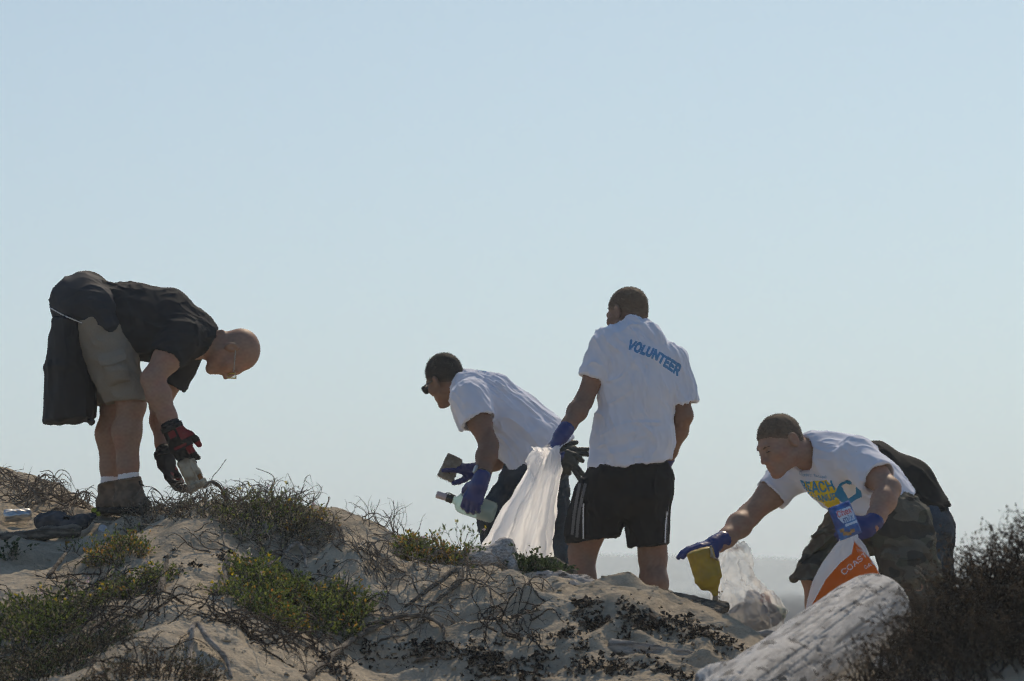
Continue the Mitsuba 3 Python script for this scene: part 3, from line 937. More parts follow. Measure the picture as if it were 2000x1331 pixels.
for wr, el, d, n, rt, curl in ((J['wr_r'], J['el_r'], A(0.42, 0.10, -0.90), A(0.15, 1, 0.0), True, (0.35, 0.55, 0.4)), (J['wr_l'], J['el_l'], A(0.16, -0.15, -1), A(1, -0.1, 0.2), False, (0.5, 0.6, 0.5))):
    F = hand(wr, d, n, rt, curl, (0.75, 0.6, 0.3), 0.3, 0.12, 1.08, 1.28)
    F.cone(wr - unit(d) * 0.015, wr + unit(d) * 0.03, 0.043, 0.042, 0.015)
    m = glove_mesh(F)
    du = unit(d)
    nn = unit(n - du * (n @ du))
    ll = np.cross(du, nn) * (1 if rt else -1)
    q = (m.vertices - wr)
    ad, al, an_ = q @ du, q @ ll, q @ nn
    red = ((al > 0.020) & (ad > -0.005) & (ad < 0.060)) | ((np.abs(al + 0.004) < 0.016) & (an_ < 0) & (ad > 0.005) & (ad < 0.035)) | ((al > 0.018) & (ad > 0.095) & (ad < 0.13)) | ((np.abs(al) < 0.03) & (np.abs(ad - 0.083) < 0.006))
    col = np.where(red[:, None], [0.15, 0.014, 0.018], [0.014, 0.013, 0.014]) * (0.8 + 0.4 * meshkit.noise(m.vertices * 90, 2))[:, None]
    k_ = put('glove', m, 'glove_cloth', p1, color=col, label='black and red work glove')
    put('strap', wrist_ring(wr - du * 0.008, unit(wr - el) * 0.3 + du, X1, 0.043, 0.011, 0.006), 'glove_black', k_)
# safety glasses pushed down the nose
k_ = put('safety_glasses', cat([tube([HW(q * 0.082, -0.02, 0.014), HW(q * 0.080, 0.03, 0.012), HW(q * 0.070, 0.096, 0.008)], 0.0022, 6) for q in (-1, 1)] + [tube([HW(-0.07, 0.098, 0.014), HW(-0.03, 0.116, 0.014), HW(0.03, 0.116, 0.014), HW(0.07, 0.098, 0.014)], 0.0022, 6)]), 'clear_frame', p1, label='clear safety glasses with yellow tinted lenses')
for q in (-1, 1):
    put('lens', loft([[HW(q * x, 0.101 + 0.014 * (1 - ((x - 0.012) / 0.058) ** 2) + o, z) for x, z in ((0.012, 0.012), (0.03, 0.014), (0.055, 0.013), (0.07, 0.010), (0.068, -0.008), (0.05, -0.022), (0.028, -0.022), (0.014, -0.008))] for o in (0, 0.003)]), 'yellow_frame', k_)

# ---- the man standing with his back to us
Ys = 19.5
p2 = thing('person', 'man standing upright with his back turned, white VOLUNTEER shirt, black striped shorts', 'person')
X2 = unit(A(0.95, 0.25, -0.20))
J = dict(pelvis=P(1230, 915, Ys), waist=P(1240, 822, Ys), chest=P(1246, 730, Ys), neck=P(1231, 650, Ys + 0.02), head=P(1225, 615, Ys + 0.10),
         sh_l=P(1186, 676, Ys - 0.03), el_l=P(1140, 784, Ys - 0.08), wr_l=P(1101, 846, Ys - 0.22),
         sh_r=P(1312, 706, Ys + 0.06), el_r=P(1336, 812, Ys + 0.05), wr_r=P(1300, 905, Ys + 0.24),
         hip_l=P(1194, 930, Ys - 0.03), kn_l=P(1138, 1078, Ys + 0.08), an_l=P(1130, 1248, Ys - 0.02),
         hip_r=P(1266, 935, Ys + 0.03), kn_r=P(1275, 1088, Ys + 0.08), an_r=P(1279, 1252, Ys + 0.0))
Rh = head_frame(A(-0.70, 0.63, -0.30), A(-0.14, 0.27, 1))
B = Field()
B.seg(J['pelvis'], J['waist'], X2, 0.16, 0.105, 0.145, 0.095, 0.05)
B.seg(J['waist'], J['chest'], X2, 0.145, 0.095, 0.165, 0.105, 0.05)
B.seg(J['chest'], J['neck'], X2, 0.165, 0.105, 0.07, 0.06, 0.05)
B.cone(J['sh_l'], J['sh_r'], 0.055, 0.055, 0.05)
add_head(B, J['head'], Rh, J['neck'] + A(0, -0.01, -0.03), (0.056, 0.062), 1.05)
arm(B, J['sh_l'], J['el_l'], J['wr_l'], 1.02)
arm(B, J['sh_r'], J['el_r'], J['wr_r'], 1.02)
for s_ in 'lr':
    leg(B, J['hip_' + s_], J['kn_' + s_], J['an_' + s_], A(0, -1, 0), 1.12)
put('body', B.mesh(0.006), 'skin_tan', p2)
put_hair(p2, hair_cap(J['head'], Rh, 1.05, 0.0028), 'hair_brown', J['head'], Rh, 3800, 0.006, 2)
S = trunk([(P(1231, 908, Ys), 0.206, 0.152), (P(1237, 850, Ys), 0.190, 0.140), (P(1244, 760, Ys), 0.178, 0.132), (P(1246, 712, Ys + 0.01), 0.172, 0.115), (P(1241, 668, Ys + 0.02), 0.130, 0.092), (P(1234, 640, Ys + 0.03), 0.068, 0.066)], X2,
          (P(1231, 905, Ys), unit(A(0.10, 0.1, -1))), [(J['sh_l'], J['sh_r'], 0.070, 0.070, 0.05), (P(1208, 662, Ys + 0.02), P(1262, 662, Ys + 0.03), 0.062, 0.062, 0.05)])
SF = Field().add(S)
SF.add(sleeve(J['sh_l'], J['el_l'], 0.60, 0.082, 0.063), 0.03)
SF.add(sleeve(J['sh_r'], J['el_r'], 0.80, 0.080, 0.077, A(0.025, 0, 0)), 0.03)
SF.cone(J['neck'] + A(-0.02, 0.035, 0.045), J['neck'] + A(-0.05, 0.10, 0.13), 0.058, 0.075, 0.005, -1)
m = SF.mesh(0.006)
m = folds(m, [(A(0.45, 0, -1), 0.055, 0.5, 0.016, 104), (A(0.25, 0, -1), 0.028, 0.35, 0.009, 109), (A(1, 0, 0.25), 0.05, 0.35, 0.012, 115, P(1235, 870, Ys - 0.1), 0.16),
              (A(0.55, 0.1, -1), 0.022, 0.30, 0.012, 120, P(1262, 668, Ys - 0.05), 0.10), (A(-0.1, 0, -1), 0.03, 0.2, 0.008, 125, P(1185, 720, Ys - 0.05), 0.1)])
Q = lambda *pp: [P(x, y, Ys - 0.12) for x, y in pp]
m = creases(m, [(Q((1243, 636), (1275, 660), (1312, 700)), 0.007, 0.009), (Q((1240, 640), (1262, 680), (1292, 716)), 0.006, 0.008), (Q((1236, 642), (1246, 680), (1262, 716)), 0.006, 0.008), (Q((1226, 640), (1224, 668), (1228, 690)), 0.006, 0.006),
                (Q((1210, 640), (1204, 665), (1206, 685)), 0.006, 0.006), (Q((1262, 712), (1256, 770), (1262, 806)), 0.007, 0.008), (Q((1292, 730), (1298, 780), (1300, 830)), 0.007, 0.007), (Q((1190, 745), (1215, 735), (1240, 700)), 0.008, 0.006),
                (Q((1176, 850), (1220, 828), (1290, 826)), 0.009, 0.008), (Q((1166, 872), (1200, 864), (1260, 852)), 0.009, 0.008), (Q((1190, 790), (1232, 762), (1242, 730)), 0.009, 0.006), (Q((1185, 668), (1192, 700), (1186, 745)), 0.006, 0.007), (Q((1318, 712), (1312, 750), (1316, 790)), 0.006, 0.007),
                (Q((1152, 884), (1230, 898), (1308, 914)), 0.004, -0.004)])
k_ = put('shirt', m, 'white_cotton', p2)
v, f = bolder(lettering('VOLUNTEER', 0.050, True, 0.02), 0.0034)
v[:, 0] *= 0.272 / (v[:, 0].max() - v[:, 0].min())
v[:, 1] += -0.25 * v[:, 0] ** 2 + 0.02 * v[:, 0]
put('lettering', wrap(v, f, m, P(1280, 687, Ys - 0.13), unit(P(1330, 710, Ys) - P(1230, 664, Ys - 0.02)), A(0.42, 0.05, 1), A(0.02, -0.95, 0.28), 0.002), 'volunteer_blue', k_)
K = Field()
K.seg(P(1231, 893, Ys), P(1231, 965, Ys), X2, 0.172, 0.115, 0.198, 0.132, 0.03)
for s_, e_, w_ in (('l', P(1157, 1054, Ys + 0.07), 0.122), ('r', P(1264, 1066, Ys + 0.08), 0.096)):
    hip, L_ = J['hip_' + s_], Field()
    a = unit(e_ - hip)
    L_.seg(hip, e_ + a * 0.04, X2, 0.118, 0.125, w_, 0.112, 0.03)
    if s_ == 'l':
        L_.cone(P(1140, 960, Ys - 0.02), P(1124, 1040, Ys), 0.055, 0.05, 0.04)
    L_.cut(e_, unit(A(0.10, 0, -1)))
    L_.seg(e_ - A(0, 0, 0.0) - a * 0.04, e_ + a * 0.1, X2, w_ - 0.014, 0.098, w_ - 0.010, 0.100, 0.003, op=-1)
    K.add(L_, 0.025)
m = folds(K.mesh(0.006), [(A(0.1, 0, -1), 0.07, 0.4, 0.014, 131), (A(0.5, 0, -1), 0.04, 0.3, 0.007, 137)])
k_ = put('shorts', m, 'black_polyester', p2)


def strip(target, px_pts, Y, w, lift=0.003):
    """A stripe sewn along the cloth, as wide as w."""
    c = curve([P(x, y, Y) for x, y in px_pts], 10)
    t = np.gradient(c, axis=0)
    t /= np.linalg.norm(t, axis=1, keepdims=True)
    sd = np.cross(t, A(0, 1, 0))
    rows = []
    for q in (-1, 0, 1):
        o = c + sd * (w / 2 * q) + A(0, -1, 0)
        loc, ray, _ = target.ray.intersects_location(o, np.tile(A(0, 1.0, 0), (len(o), 1)), multiple_hits=False)
        r = np.full((len(o), 3), np.nan)
        r[ray] = loc + A(0, -lift, 0)
        rows.append(r)
    r = np.stack(rows, 1)
    ok = np.isfinite(r).all((1, 2))
    r = r[ok]
    n = len(r)
    vv = r.reshape(-1, 3)
    ff = [[i * 3 + j, (i + 1) * 3 + j, (i + 1) * 3 + j + 1] for i in range(n - 1) for j in (0, 1)] + [[i * 3 + j, (i + 1) * 3 + j + 1, i * 3 + j + 1] for i in range(n - 1) for j in (0, 1)]
    return trimesh.Trimesh(vv, ff, process=False)


for pts, w, mt in (([(1132, 945), (1122, 1000), (1117, 1045)], 0.014, 'grey_polyester'), ([(1143, 945), (1131, 1000), (1126, 1050)], 0.014, 'grey_polyester'), ([(1139, 985), (1138.5, 1020), (1139, 1053)], 0.006, 'white_piping'),
                   ([(1303, 1000), (1300, 1030), (1299, 1069)], 0.006, 'white_piping'), ([(1306, 990), (1303, 1030), (1302.5, 1070)], 0.004, 'grey_polyester')):
    put('stripe', strip(m, pts, Ys, w), mt, k_)
put('glove', glove_mesh(hand(J['wr_l'], A(-0.62, -0.10, -0.80), A(0.55, 0.35, -0.45), False, (0.95, 1.45, 0.9), (0.9, 0.25, 0.5), 0.5, 0.05, 1.12, 1.12, J['wr_l'] - J['el_l'])), 'nitrile', p2, label='dark blue rubber glove')
put('glove', glove_mesh(hand(J['wr_r'], A(-0.5, 0.3, -0.8), A(-0.8, 0.1, 0.4), True, (0.5, 0.7, 0.4), (0.7, 0.5, 0.3), 0.4, 0.1, 1.05, 1.1, J['wr_r'] - J['el_r'])), 'nitrile', p2, label='dark blue rubber glove')


def shoe(person, an, toe, sole_z, mt='boot_leather'):
    F = Field()
    t = unit(A(toe[0], toe[1], 0))
    b = A(an[0], an[1], sole_z)
    F.cone(an, b + A(0, 0, 0.05), 0.048, 0.050, 0.03)
    F.cone(b - t * 0.035 + A(0, 0, 0.045), b + t * 0.16 + A(0, 0, 0.032), 0.045, 0.036, 0.03)
    F.cut(b, A(0, 0, -1))
    return put('shoe', F.mesh(0.006), mt, person)


for s_ in 'lr':
    shoe(p2, J['an_' + s_], A(-0.3, 1, 0), float(ground(J['an_' + s_][0], J['an_' + s_][1])))

# ---- the man bent forward to the left of him
Yb = 20.3
p3 = thing('person', 'man with black cropped hair and sunglasses bending left in white shirt and dark jeans', 'person')
J = dict(pelvis=P(1062, 888, Yb), waist=P(1008, 838, Yb), chest=P(950, 792, Yb), neck=P(900, 757, Yb), head=P(869, 741, Yb + 0.02),
         sh_l=P(918, 778, Yb - 0.19), el_l=P(955, 870, Yb - 0.30), wr_l=P(940, 940, Yb - 0.42),
         sh_r=P(925, 785, Yb + 0.17), el_r=P(985, 890, Yb + 0.2), wr_r=P(925, 922, Yb + 0.08),
         hip_l=P(1035, 905, Yb - 0.09), kn_l=P(968, 1010, Yb - 0.12), an_l=P(985, 1160, Yb - 0.05),
         hip_r=P(1070, 902, Yb + 0.10), kn_r=P(1082, 1020, Yb + 0.12), an_r=P(1093, 1172, Yb + 0.12))
X3 = unit(A(0.12, -1, 0.05))
Rh = head_frame(A(-0.64, 0.68, -0.36), A(-0.38, 0.0, 1))
B = Field()
B.seg(J['pelvis'], J['waist'], X3, 0.155, 0.11, 0.145, 0.10, 0.05)
B.seg(J['waist'], J['chest'], X3, 0.145, 0.10, 0.16, 0.115, 0.05)
B.seg(J['chest'], J['neck'], X3, 0.16, 0.115, 0.075, 0.065, 0.05)
B.cone(J['sh_l'], J['sh_r'], 0.055, 0.055, 0.05)
HW = add_head(B, J['head'], Rh, J['neck'], (0.056, 0.062), 1.02)
arm(B, J['sh_l'], J['el_l'], J['wr_l'], 1.12)
arm(B, J['sh_r'], J['el_r'], J['wr_r'], 1.08)
for s_ in 'lr':
    leg(B, J['hip_' + s_], J['kn_' + s_], J['an_' + s_], A(1, 0, 0), 1.0)
put('body', B.mesh(0.006), 'skin_brown', p3)
put_hair(p3, hair_cap(J['head'], Rh, 1.02, 0.0035, (0.58, -0.004), -0.08), 'hair_black', J['head'], Rh, 4200, 0.007, 3)
S = trunk([(P(1072, 890, Yb), 0.225, 0.150), (P(1050, 868, Yb), 0.215, 0.155), (P(1005, 830, Yb), 0.185, 0.155), (P(952, 788, Yb), 0.182, 0.145), (P(915, 764, Yb), 0.150, 0.095), (P(898, 754, Yb), 0.085, 0.072)], X3,
          (P(1078, 894, Yb), unit(A(0.66, 0, -0.75))), [(J['sh_l'], J['sh_r'], 0.072, 0.072, 0.05), (P(985, 850, Yb - 0.05), P(1020, 900, Yb - 0.12), 0.085, 0.080, 0.06)])
SF = Field().add(S)
SF.add(sleeve(J['sh_l'] + A(-0.005, 0, 0.0), J['el_l'], 0.50, 0.090, 0.088), 0.03)
SF.add(sleeve(J['sh_r'] + A(-0.03, 0, 0.0), P(940, 880, Yb + 0.18), 0.52, 0.085, 0.085), 0.03)
SF.cone(J['neck'] + A(-0.012, 0, 0.0), J['neck'] + A(-0.10, 0, 0.03), 0.064, 0.080, 0.005, -1)
m = SF.mesh(0.006)
m = folds(m, [(A(0.75, 0, -0.62), 0.05, 0.5, 0.012, 204), (A(0.6, 0, -0.75), 0.028, 0.3, 0.007, 209), (A(0.3, 0, -1), 0.05, 0.3, 0.014, 214, P(1010, 890, Yb - 0.15), 0.2),
              (A(1, 0, -0.4), 0.022, 0.2, 0.010, 218, P(955, 755, Yb - 0.1), 0.14), (A(0.2, 0, -1), 0.03, 0.2, 0.007, 222, P(915, 790, Yb - 0.25), 0.12)])
Q = lambda *pp: [P(x, y, Yb - 0.15) for x, y in pp]
m = creases(m, [(Q((935, 742), (985, 775), (1040, 830)), 0.007, 0.009), (Q((948, 738), (1010, 778), (1065, 826)), 0.006, 0.009), (Q((925, 752), (960, 800), (990, 850)), 0.007, 0.007), (Q((968, 745), (1020, 775), (1075, 820)), 0.006, 0.008), (Q((1040, 836), (1075, 850), (1095, 858)), 0.007, 0.009),
                (Q((905, 760), (925, 745), (945, 750)), 0.006, 0.009), (Q((918, 752), (938, 756), (952, 772)), 0.005, 0.008), (Q((972, 850), (1000, 880), (1020, 915)), 0.009, 0.010), (Q((1000, 845), (1040, 880), (1062, 900)), 0.009, 0.009), (Q((912, 812), (930, 806), (952, 800)), 0.004, -0.004)])
k_ = put('shirt', m, 'white_cotton', p3)
v, f = lettering('VOLUNTEER', 0.050, True, 0.008)
v[:, 0] *= 0.272 / (v[:, 0].max() - v[:, 0].min())
put('lettering', wrap(v, f, m, P(940, 735, Yb + 0.05), unit(A(0.1, 1, -0.02)), unit(A(-0.8, 0, 0.55)), unit(A(0.45, 0.1, 0.9)), 0.002), 'volunteer_blue', k_)
K = Field()
K.seg(P(1052, 880, Yb), P(1066, 905, Yb), X3, 0.155, 0.105, 0.16, 0.115, 0.04)
K.chain([J['hip_l'], J['kn_l'], J['an_l'] + A(0, 0, -0.03)], [0.100, 0.084, 0.075], 0.04)
K.chain([J['hip_r'], J['kn_r'], J['an_r'] + A(0, 0, -0.03)], [0.102, 0.082, 0.072], 0.04)
m = folds(K.mesh(0.006), [(A(1, 0.3, 0.3), 0.045, 0.2, 0.012, 231), (A(0.1, 0, -1), 0.05, 0.4, 0.008, 237), (A(1, 0, 0.5), 0.03, 0.15, 0.012, 241, J['kn_r'], 0.15)])
k_ = put('jeans', m, 'denim', p3)
put('glove', glove_mesh(hand(J['wr_l'], A(-0.42, 0.06, -0.9), A(0.25, 1, -0.1), False, [(0.5, 0.8, 0.5), (0.55, 0.8, 0.5), (0.55, 0.8, 0.5), (0.5, 0.8, 0.5)], (0.5, 0.6, 0.6), 0.3, 0.16, 1.18, 1.15, (J['wr_l'] - J['el_l']) * 1.0)), 'nitrile', p3, label='dark blue rubber glove')
put('glove', glove_mesh(hand(J['wr_r'], A(-0.72, -0.55, 0.22), A(-0.3, 0.55, -0.75), True, [(0.15, 0.15, 0.1), (1.0, 1.2, 0.8), (1.1, 1.3, 0.8), (1.2, 1.3, 0.8)], (0.8, 0.45, 0.6), 0.2, 0.1, 1.10, 1.12, J['wr_r'] - J['el_r'])), 'nitrile', p3, label='dark blue rubber glove')
wa = unit(J['wr_l'] - J['el_l'])
wc = J['wr_l'] - wa * 0.052
k_ = put('wristwatch', wrist_ring(wc, wa, X3, 0.036, 0.012, 0.006), 'black_plastic', p3, label='black wristwatch')
wd = unit(A(-0.85, -0.5, 0) - wa * (A(-0.85, -0.5, 0) @ wa))
put('dial', lathe([(0, 0.0), (0, 0.023), (0.008, 0.023), (0.011, 0.018), (0.011, 0.0)], wc + wd * 0.037, wd, 20), 'watch_glass', k_)
k_ = put('sunglasses', tube([HW(x, y, z) for x, y, z in ((-0.082, -0.02, 0.012), (-0.080, 0.03, 0.012), (-0.070, 0.096, 0.012), (-0.03, 0.116, 0.014), (0.03, 0.116, 0.014), (0.070, 0.096, 0.012), (0.080, 0.03, 0.012), (0.082, -0.02, 0.012))], 0.004, 6), 'black_plastic', p3, label='black wraparound sunglasses')
for q in (-1, 1):
    put('lens', loft([[HW(q * x, 0.097 + 0.016 * (1 - ((x - 0.008) / 0.064) ** 2) + o, z) for x, z in ((0.008, 0.012), (0.03, 0.016), (0.055, 0.015), (0.073, 0.012), (0.070, -0.008), (0.05, -0.022), (0.028, -0.022), (0.012, -0.008))] for o in (0, 0.006)]), 'black_plastic', k_)
    put('lens_front', trimesh.Trimesh([HW(q * x, 0.100 + 0.016 * (1 - ((x - 0.008) / 0.064) ** 2), z) for x, z in ((0.008, 0.012), (0.03, 0.016), (0.055, 0.015), (0.073, 0.012), (0.070, -0.008), (0.05, -0.022), (0.028, -0.022), (0.012, -0.008))], [[0, i, i + 1] for i in range(1, 7)], process=False), 'black_plastic', k_)
for s_ in 'lr':
    shoe(p3, J['an_' + s_], A(-1, 0.1, 0), float(ground(J['an_' + s_][0], J['an_' + s_][1])))
J3 = J

# ---- the man reaching down on the right
Yr = 17.25
p4 = thing('person', 'stooping man in printed white shirt and camouflage shorts, one arm stretched out', 'person')
J = dict(pelvis=P(1722, 1008, Yr), waist=P(1690, 965, Yr - 0.02), chest=P(1638, 920, Yr - 0.06), neck=P(1585, 885, Yr - 0.10), head=P(1524, 868, Yr - 0.20),
         sh_l=P(1678, 898, Yr - 0.30), el_l=P(1737, 955, Yr - 0.46), wr_l=P(1703, 1028, Yr - 0.60),
         sh_r=P(1548, 925, Yr + 0.06), el_r=P(1462, 1008, Yr - 0.02), wr_r=P(1405, 1066, Yr - 0.2),
         hip_l=P(1757, 1020, Yr - 0.10), kn_l=P(1782, 1150, Yr - 0.22), an_l=P(1800, 1330, Yr - 0.05),
         hip_r=P(1680, 1010, Yr + 0.08), kn_r=P(1592, 1118, Yr - 0.02), an_r=P(1610, 1320, Yr + 0.05))
X4 = unit(J['sh_r'] - J['sh_l'])
Xp = unit(J['hip_r'] - J['hip_l'])
Rh = head_frame(A(-0.78, -0.48, -0.42), A(-0.36, 0.0, 1))
B = Field()
B.seg(J['pelvis'], J['waist'], Xp, 0.155, 0.11, 0.145, 0.10, 0.05)
B.seg(J['waist'], J['chest'], X4, 0.145, 0.10, 0.165, 0.115, 0.05)
B.seg(J['chest'], J['neck'], X4, 0.165, 0.115, 0.075, 0.065, 0.05)
B.cone(J['sh_l'], J['sh_r'], 0.055, 0.055, 0.05)
HW = add_head(B, J['head'], Rh, J['neck'] + A(0.0, 0, 0.0), (0.057, 0.066), 1.0)
arm(B, J['sh_l'], J['el_l'], J['wr_l'], 1.10)
arm(B, J['sh_r'], J['el_r'], J['wr_r'], 1.12)
for s_ in 'lr':
    leg(B, J['hip_' + s_], J['kn_' + s_], J['an_' + s_], A(1, 0.4, 0), 1.06)
put('body', B.mesh(0.0045), 'skin_fair', p4)
put_hair(p4, hair_cap(J['head'], Rh, 1.0, 0.0024, (0.60, 0.0), -0.078), 'hair_brown', J['head'], Rh, 3800, 0.005, 4)
for q in (-1, 1):
    put('eyebrow', tube([HW(q * 0.014, 0.094, 0.016), HW(q * 0.03, 0.094, 0.021), HW(q * 0.048, 0.080, 0.017)], [0.003, 0.0042, 0.002], 6), 'hair_brown', p4)
    put('eyelash', tube([HW(q * 0.018, 0.0925, -0.001), HW(q * 0.031, 0.0945, -0.003), HW(q * 0.044, 0.089, -0.002)], [0.0015, 0.0022, 0.0015], 5), 'hair_black', p4)
S = trunk([(P(1728, 1000, Yr), 0.178, 0.140), (P(1690, 955, Yr - 0.02), 0.172, 0.145), (P(1640, 915, Yr - 0.06), 0.190, 0.140), (P(1603, 893, Yr - 0.09), 0.155, 0.10), (P(1583, 882, Yr - 0.11), 0.085, 0.075)], unit(X4 + Xp),
          (P(1730, 1005, Yr), unit(P(1742, 1020, Yr) - P(1690, 955, Yr))), [(J['sh_l'], J['sh_r'], 0.074, 0.074, 0.05), (P(1625, 948, Yr - 0.12), P(1670, 985, Yr - 0.10), 0.085, 0.075, 0.06)])
SF = Field().add(S)
SF.add(sleeve(J['sh_l'] + A(-0.01, 0.01, 0.01), J['el_l'], 0.68, 0.086, 0.080), 0.03)
SF.add(sleeve(J['sh_r'] + A(0.01, 0, 0.01), J['el_r'], 0.52, 0.082, 0.074, A(0, 0, -0.02)), 0.03)
nd = unit(J['head'] + Rh @ A(0, -0.03, -0.07) - J['neck'])
SF.cone(J['neck'] + nd * 0.012, J['neck'] + nd * 0.12, 0.069, 0.078, 0.006, -1)
m = SF.mesh(0.0055)
m = folds(m, [(A(0.7, 0, -0.6), 0.055, 0.5, 0.011, 304), (A(0.9, 0.2, -0.3), 0.03, 0.3, 0.006, 309), (A(0.5, -0.1, -0.9), 0.04, 0.3, 0.012, 314, P(1715, 985, Yr - 0.15), 0.16),
              (A(0.6, 0, -1), 0.03, 0.2, 0.008, 318, P(1690, 900, Yr - 0.35), 0.12)])
Q = lambda *pp: [P(x, y, Yr - 0.25) for x, y in pp]
m = creases(m, [(Q((1642, 872), (1634, 895), (1636, 925)), 0.006, 0.007), (Q((1590, 872), (1620, 873), (1644, 876)), 0.005, 0.006), (Q((1640, 930), (1665, 950), (1672, 975)), 0.008, 0.008), (Q((1690, 875), (1740, 905), (1785, 945)), 0.007, 0.009), (Q((1700, 890), (1745, 930), (1790, 960)), 0.007, 0.008),
                (Q((1735, 975), (1760, 950), (1790, 940)), 0.008, 0.008), (Q((1495, 930), (1515, 945), (1530, 962)), 0.007, 0.007), (Q((1560, 905), (1552, 925), (1545, 948)), 0.007, 0.007), (Q((1715, 985), (1735, 990), (1760, 975)), 0.008, 0.008), (Q((1478, 958), (1505, 966), (1530, 966)), 0.004, -0.004), (Q((1722, 906), (1716, 925), (1704, 940)), 0.004, -0.004)])
k_ = put('shirt', m, 'white_cotton', p4)
col = SF.__class__()
ring = [J['neck'] + nd * 0.008 + 0.073 * (math.cos(t) * frame_of(nd)[1] + math.sin(t) * frame_of(nd)[2]) for t in np.linspace(0, 2 * math.pi, 25)]
put('collar', tube(ring, 0.010, 8, False), 'white_cotton', k_)
# print on the chest: blue and yellow lettering with a bottle-shaped emblem
pu = unit(P(1668, 962, Yr - 0.24) - P(1560, 950, Yr - 0.10))
pn = unit(A(-0.35, -0.80, -0.42))
pw = unit(np.cross(pn, pu))
pc = P(1608, 958, Yr - 0.20)


def print_on(polys, mt, lift, name='print'):
    v, f = polys
    put(name, wrap(v, f, m, pc, pu, pw, pn, lift), mt, k_)


def txt(t, h, x, y, ang, wd=None, bold=True):
    v, f = lettering(t, h, bold, 0.008)
    if wd:
        v[:, 0] *= wd / (v[:, 0].max() - v[:, 0].min())
    c_, s_ = math.cos(ang), math.sin(ang)
    return np.stack([v[:, 0] * c_ - v[:, 1] * s_ + x, v[:, 0] * s_ + v[:, 1] * c_ + y], 1), f


print_on(poly2([(-0.105, 0.012), (0.02, 0.05), (0.07, 0.0), (0.06, -0.075), (-0.03, -0.07), (-0.10, -0.055)]), 'print_yellow', 0.0016, 'print_ground')
print_on(txt('BEACH', 0.047, -0.035, 0.008, 0.22, 0.175), 'print_blue', 0.0036, 'lettering')
print_on(txt('CLEANUP', 0.032, -0.02, -0.040, 0.18, 0.150), 'print_blue', 0.0036, 'lettering')
print_on(txt("Children's   the Ocean", 0.012, -0.05, 0.055, 0.13, 0.15, False), 'print_blue', 0.0030, 'lettering')
print_on(poly2([(0.045, -0.02), (0.085, -0.075), (0.15, -0.05), (0.15, 0.035), (0.115, 0.055), (0.075, 0.03)]), 'print_blue', 0.0030, 'emblem')
print_on(poly2([(0.082, 0.02), (0.10, -0.045), (0.128, -0.03), (0.136, 0.022), (0.112, 0.036)]), 'print_white', 0.0044, 'emblem')
print_on(poly2([(-0.02, -0.075), (0.055, -0.06), (0.085, -0.085), (0.03, -0.10)]), 'print_yellow', 0.0044, 'emblem')
# camouflage cargo shorts
K = Field()
K.seg(P(1706, 985, Yr), P(1728, 1020, Yr), Xp, 0.17, 0.13, 0.175, 0.135, 0.04)
hems = (('r', P(1592, 1136, Yr - 0.03), 0.090, unit(A(-0.05, 0, -1))), ('l', P(1792, 1222, Yr - 0.20), 0.108, unit(A(0.05, 0, -1))))
for s_, e_, w_, cutn in hems:
    hip, L_ = J['hip_' + s_], Field()
    a = unit(e_ - hip)
    L_.cone(hip, e_ + a * 0.05, 0.125, w_, 0.03)
    if s_ == 'l':
        L_.cone(hip + A(0.02, 0, -0.03), e_ + A(0.03, 0, 0), 0.11, 0.10, 0.03)
    L_.cut(e_, cutn)
    L_.cone(e_ - a * 0.03, e_ + a * 0.1, w_ - 0.016, w_ - 0.012, 0.003, -1)
    K.add(L_, 0.03)
m = folds(K.mesh(0.006), [(A(1, 0.3, 0.2), 0.05, 0.25, 0.014, 331), (A(0.2, 0, -1), 0.06, 0.4, 0.010, 337), (A(0.5, 0.2, -1), 0.03, 0.2, 0.007, 341)])
k_ = put('shorts', m, 'camouflage', p4)
for c_, u_, w_, n_ in ((P(1772, 1108, Yr - 0.35), A(1, 0.1, -0.05), A(0.02, 0, 1), A(0.1, -1, 0.1)), (P(1600, 1050, Yr - 0.1), unit(A(0.6, -0.5, 0.55)), unit(A(0.6, 0.0, 0.75)), unit(A(-0.55, -0.75, 0.2)))):
    put('pocket', patch(m, [(-0.075, -0.085), (0.07, -0.085), (0.075, 0.055), (-0.07, 0.06)], c_, u_, w_, n_, 0.006, puff=0.028), 'camouflage', k_, 30)
    put('pocket_flap', patch(m, [(-0.082, 0.0), (-0.07, -0.018), (0.0, -0.028), (0.07, -0.018), (0.082, 0.0), (0.078, 0.03), (-0.078, 0.03)], c_ + unit(w_) * 0.062, u_, w_, n_, 0.010, tilt=0.026), 'camouflage', k_, 30)
put('pocket_welt', strip(m, [(1732, 985), (1742, 1000), (1765, 1012)], Yr, 0.012, 0.006), 'camouflage', k_)
put('drawcord', tube(curve([P(1790, 1105, Yr - 0.38), P(1800, 1112, Yr - 0.39), P(1792, 1120, Yr - 0.39), P(1788, 1113, Yr - 0.38), P(1806, 1130, Yr - 0.37), P(1812, 1150, Yr - 0.36)], 6), 0.0035, 5), 'khaki', k_)
put('glove', glove_mesh(hand(J['wr_r'] + A(0.0, 0, 0.008), A(-0.93, -0.18, -0.10), A(-0.15, 0.05, -1), True, [(0.22, 0.28, 0.3), (0.20, 0.25, 0.3), (0.20, 0.25, 0.3), (0.24, 0.28, 0.3)], (0.30, 0.45, 1.0), 0.2, -0.02, 1.0, 1.25, J['wr_r'] - J['el_r'])), 'nitrile', p4, label='dark blue rubber glove')
put('glove', glove_mesh(hand(J['wr_l'], A(-0.92, -0.12, -0.25), A(0.05, 0.9, -0.2), False, (0.8, 1.1, 0.7), (0.8, 0.5, 0.1), 0.3, 0.08, 1.12, 1.15, J['wr_l'] - J['el_l'])), 'nitrile', p4, label='dark blue rubber glove')
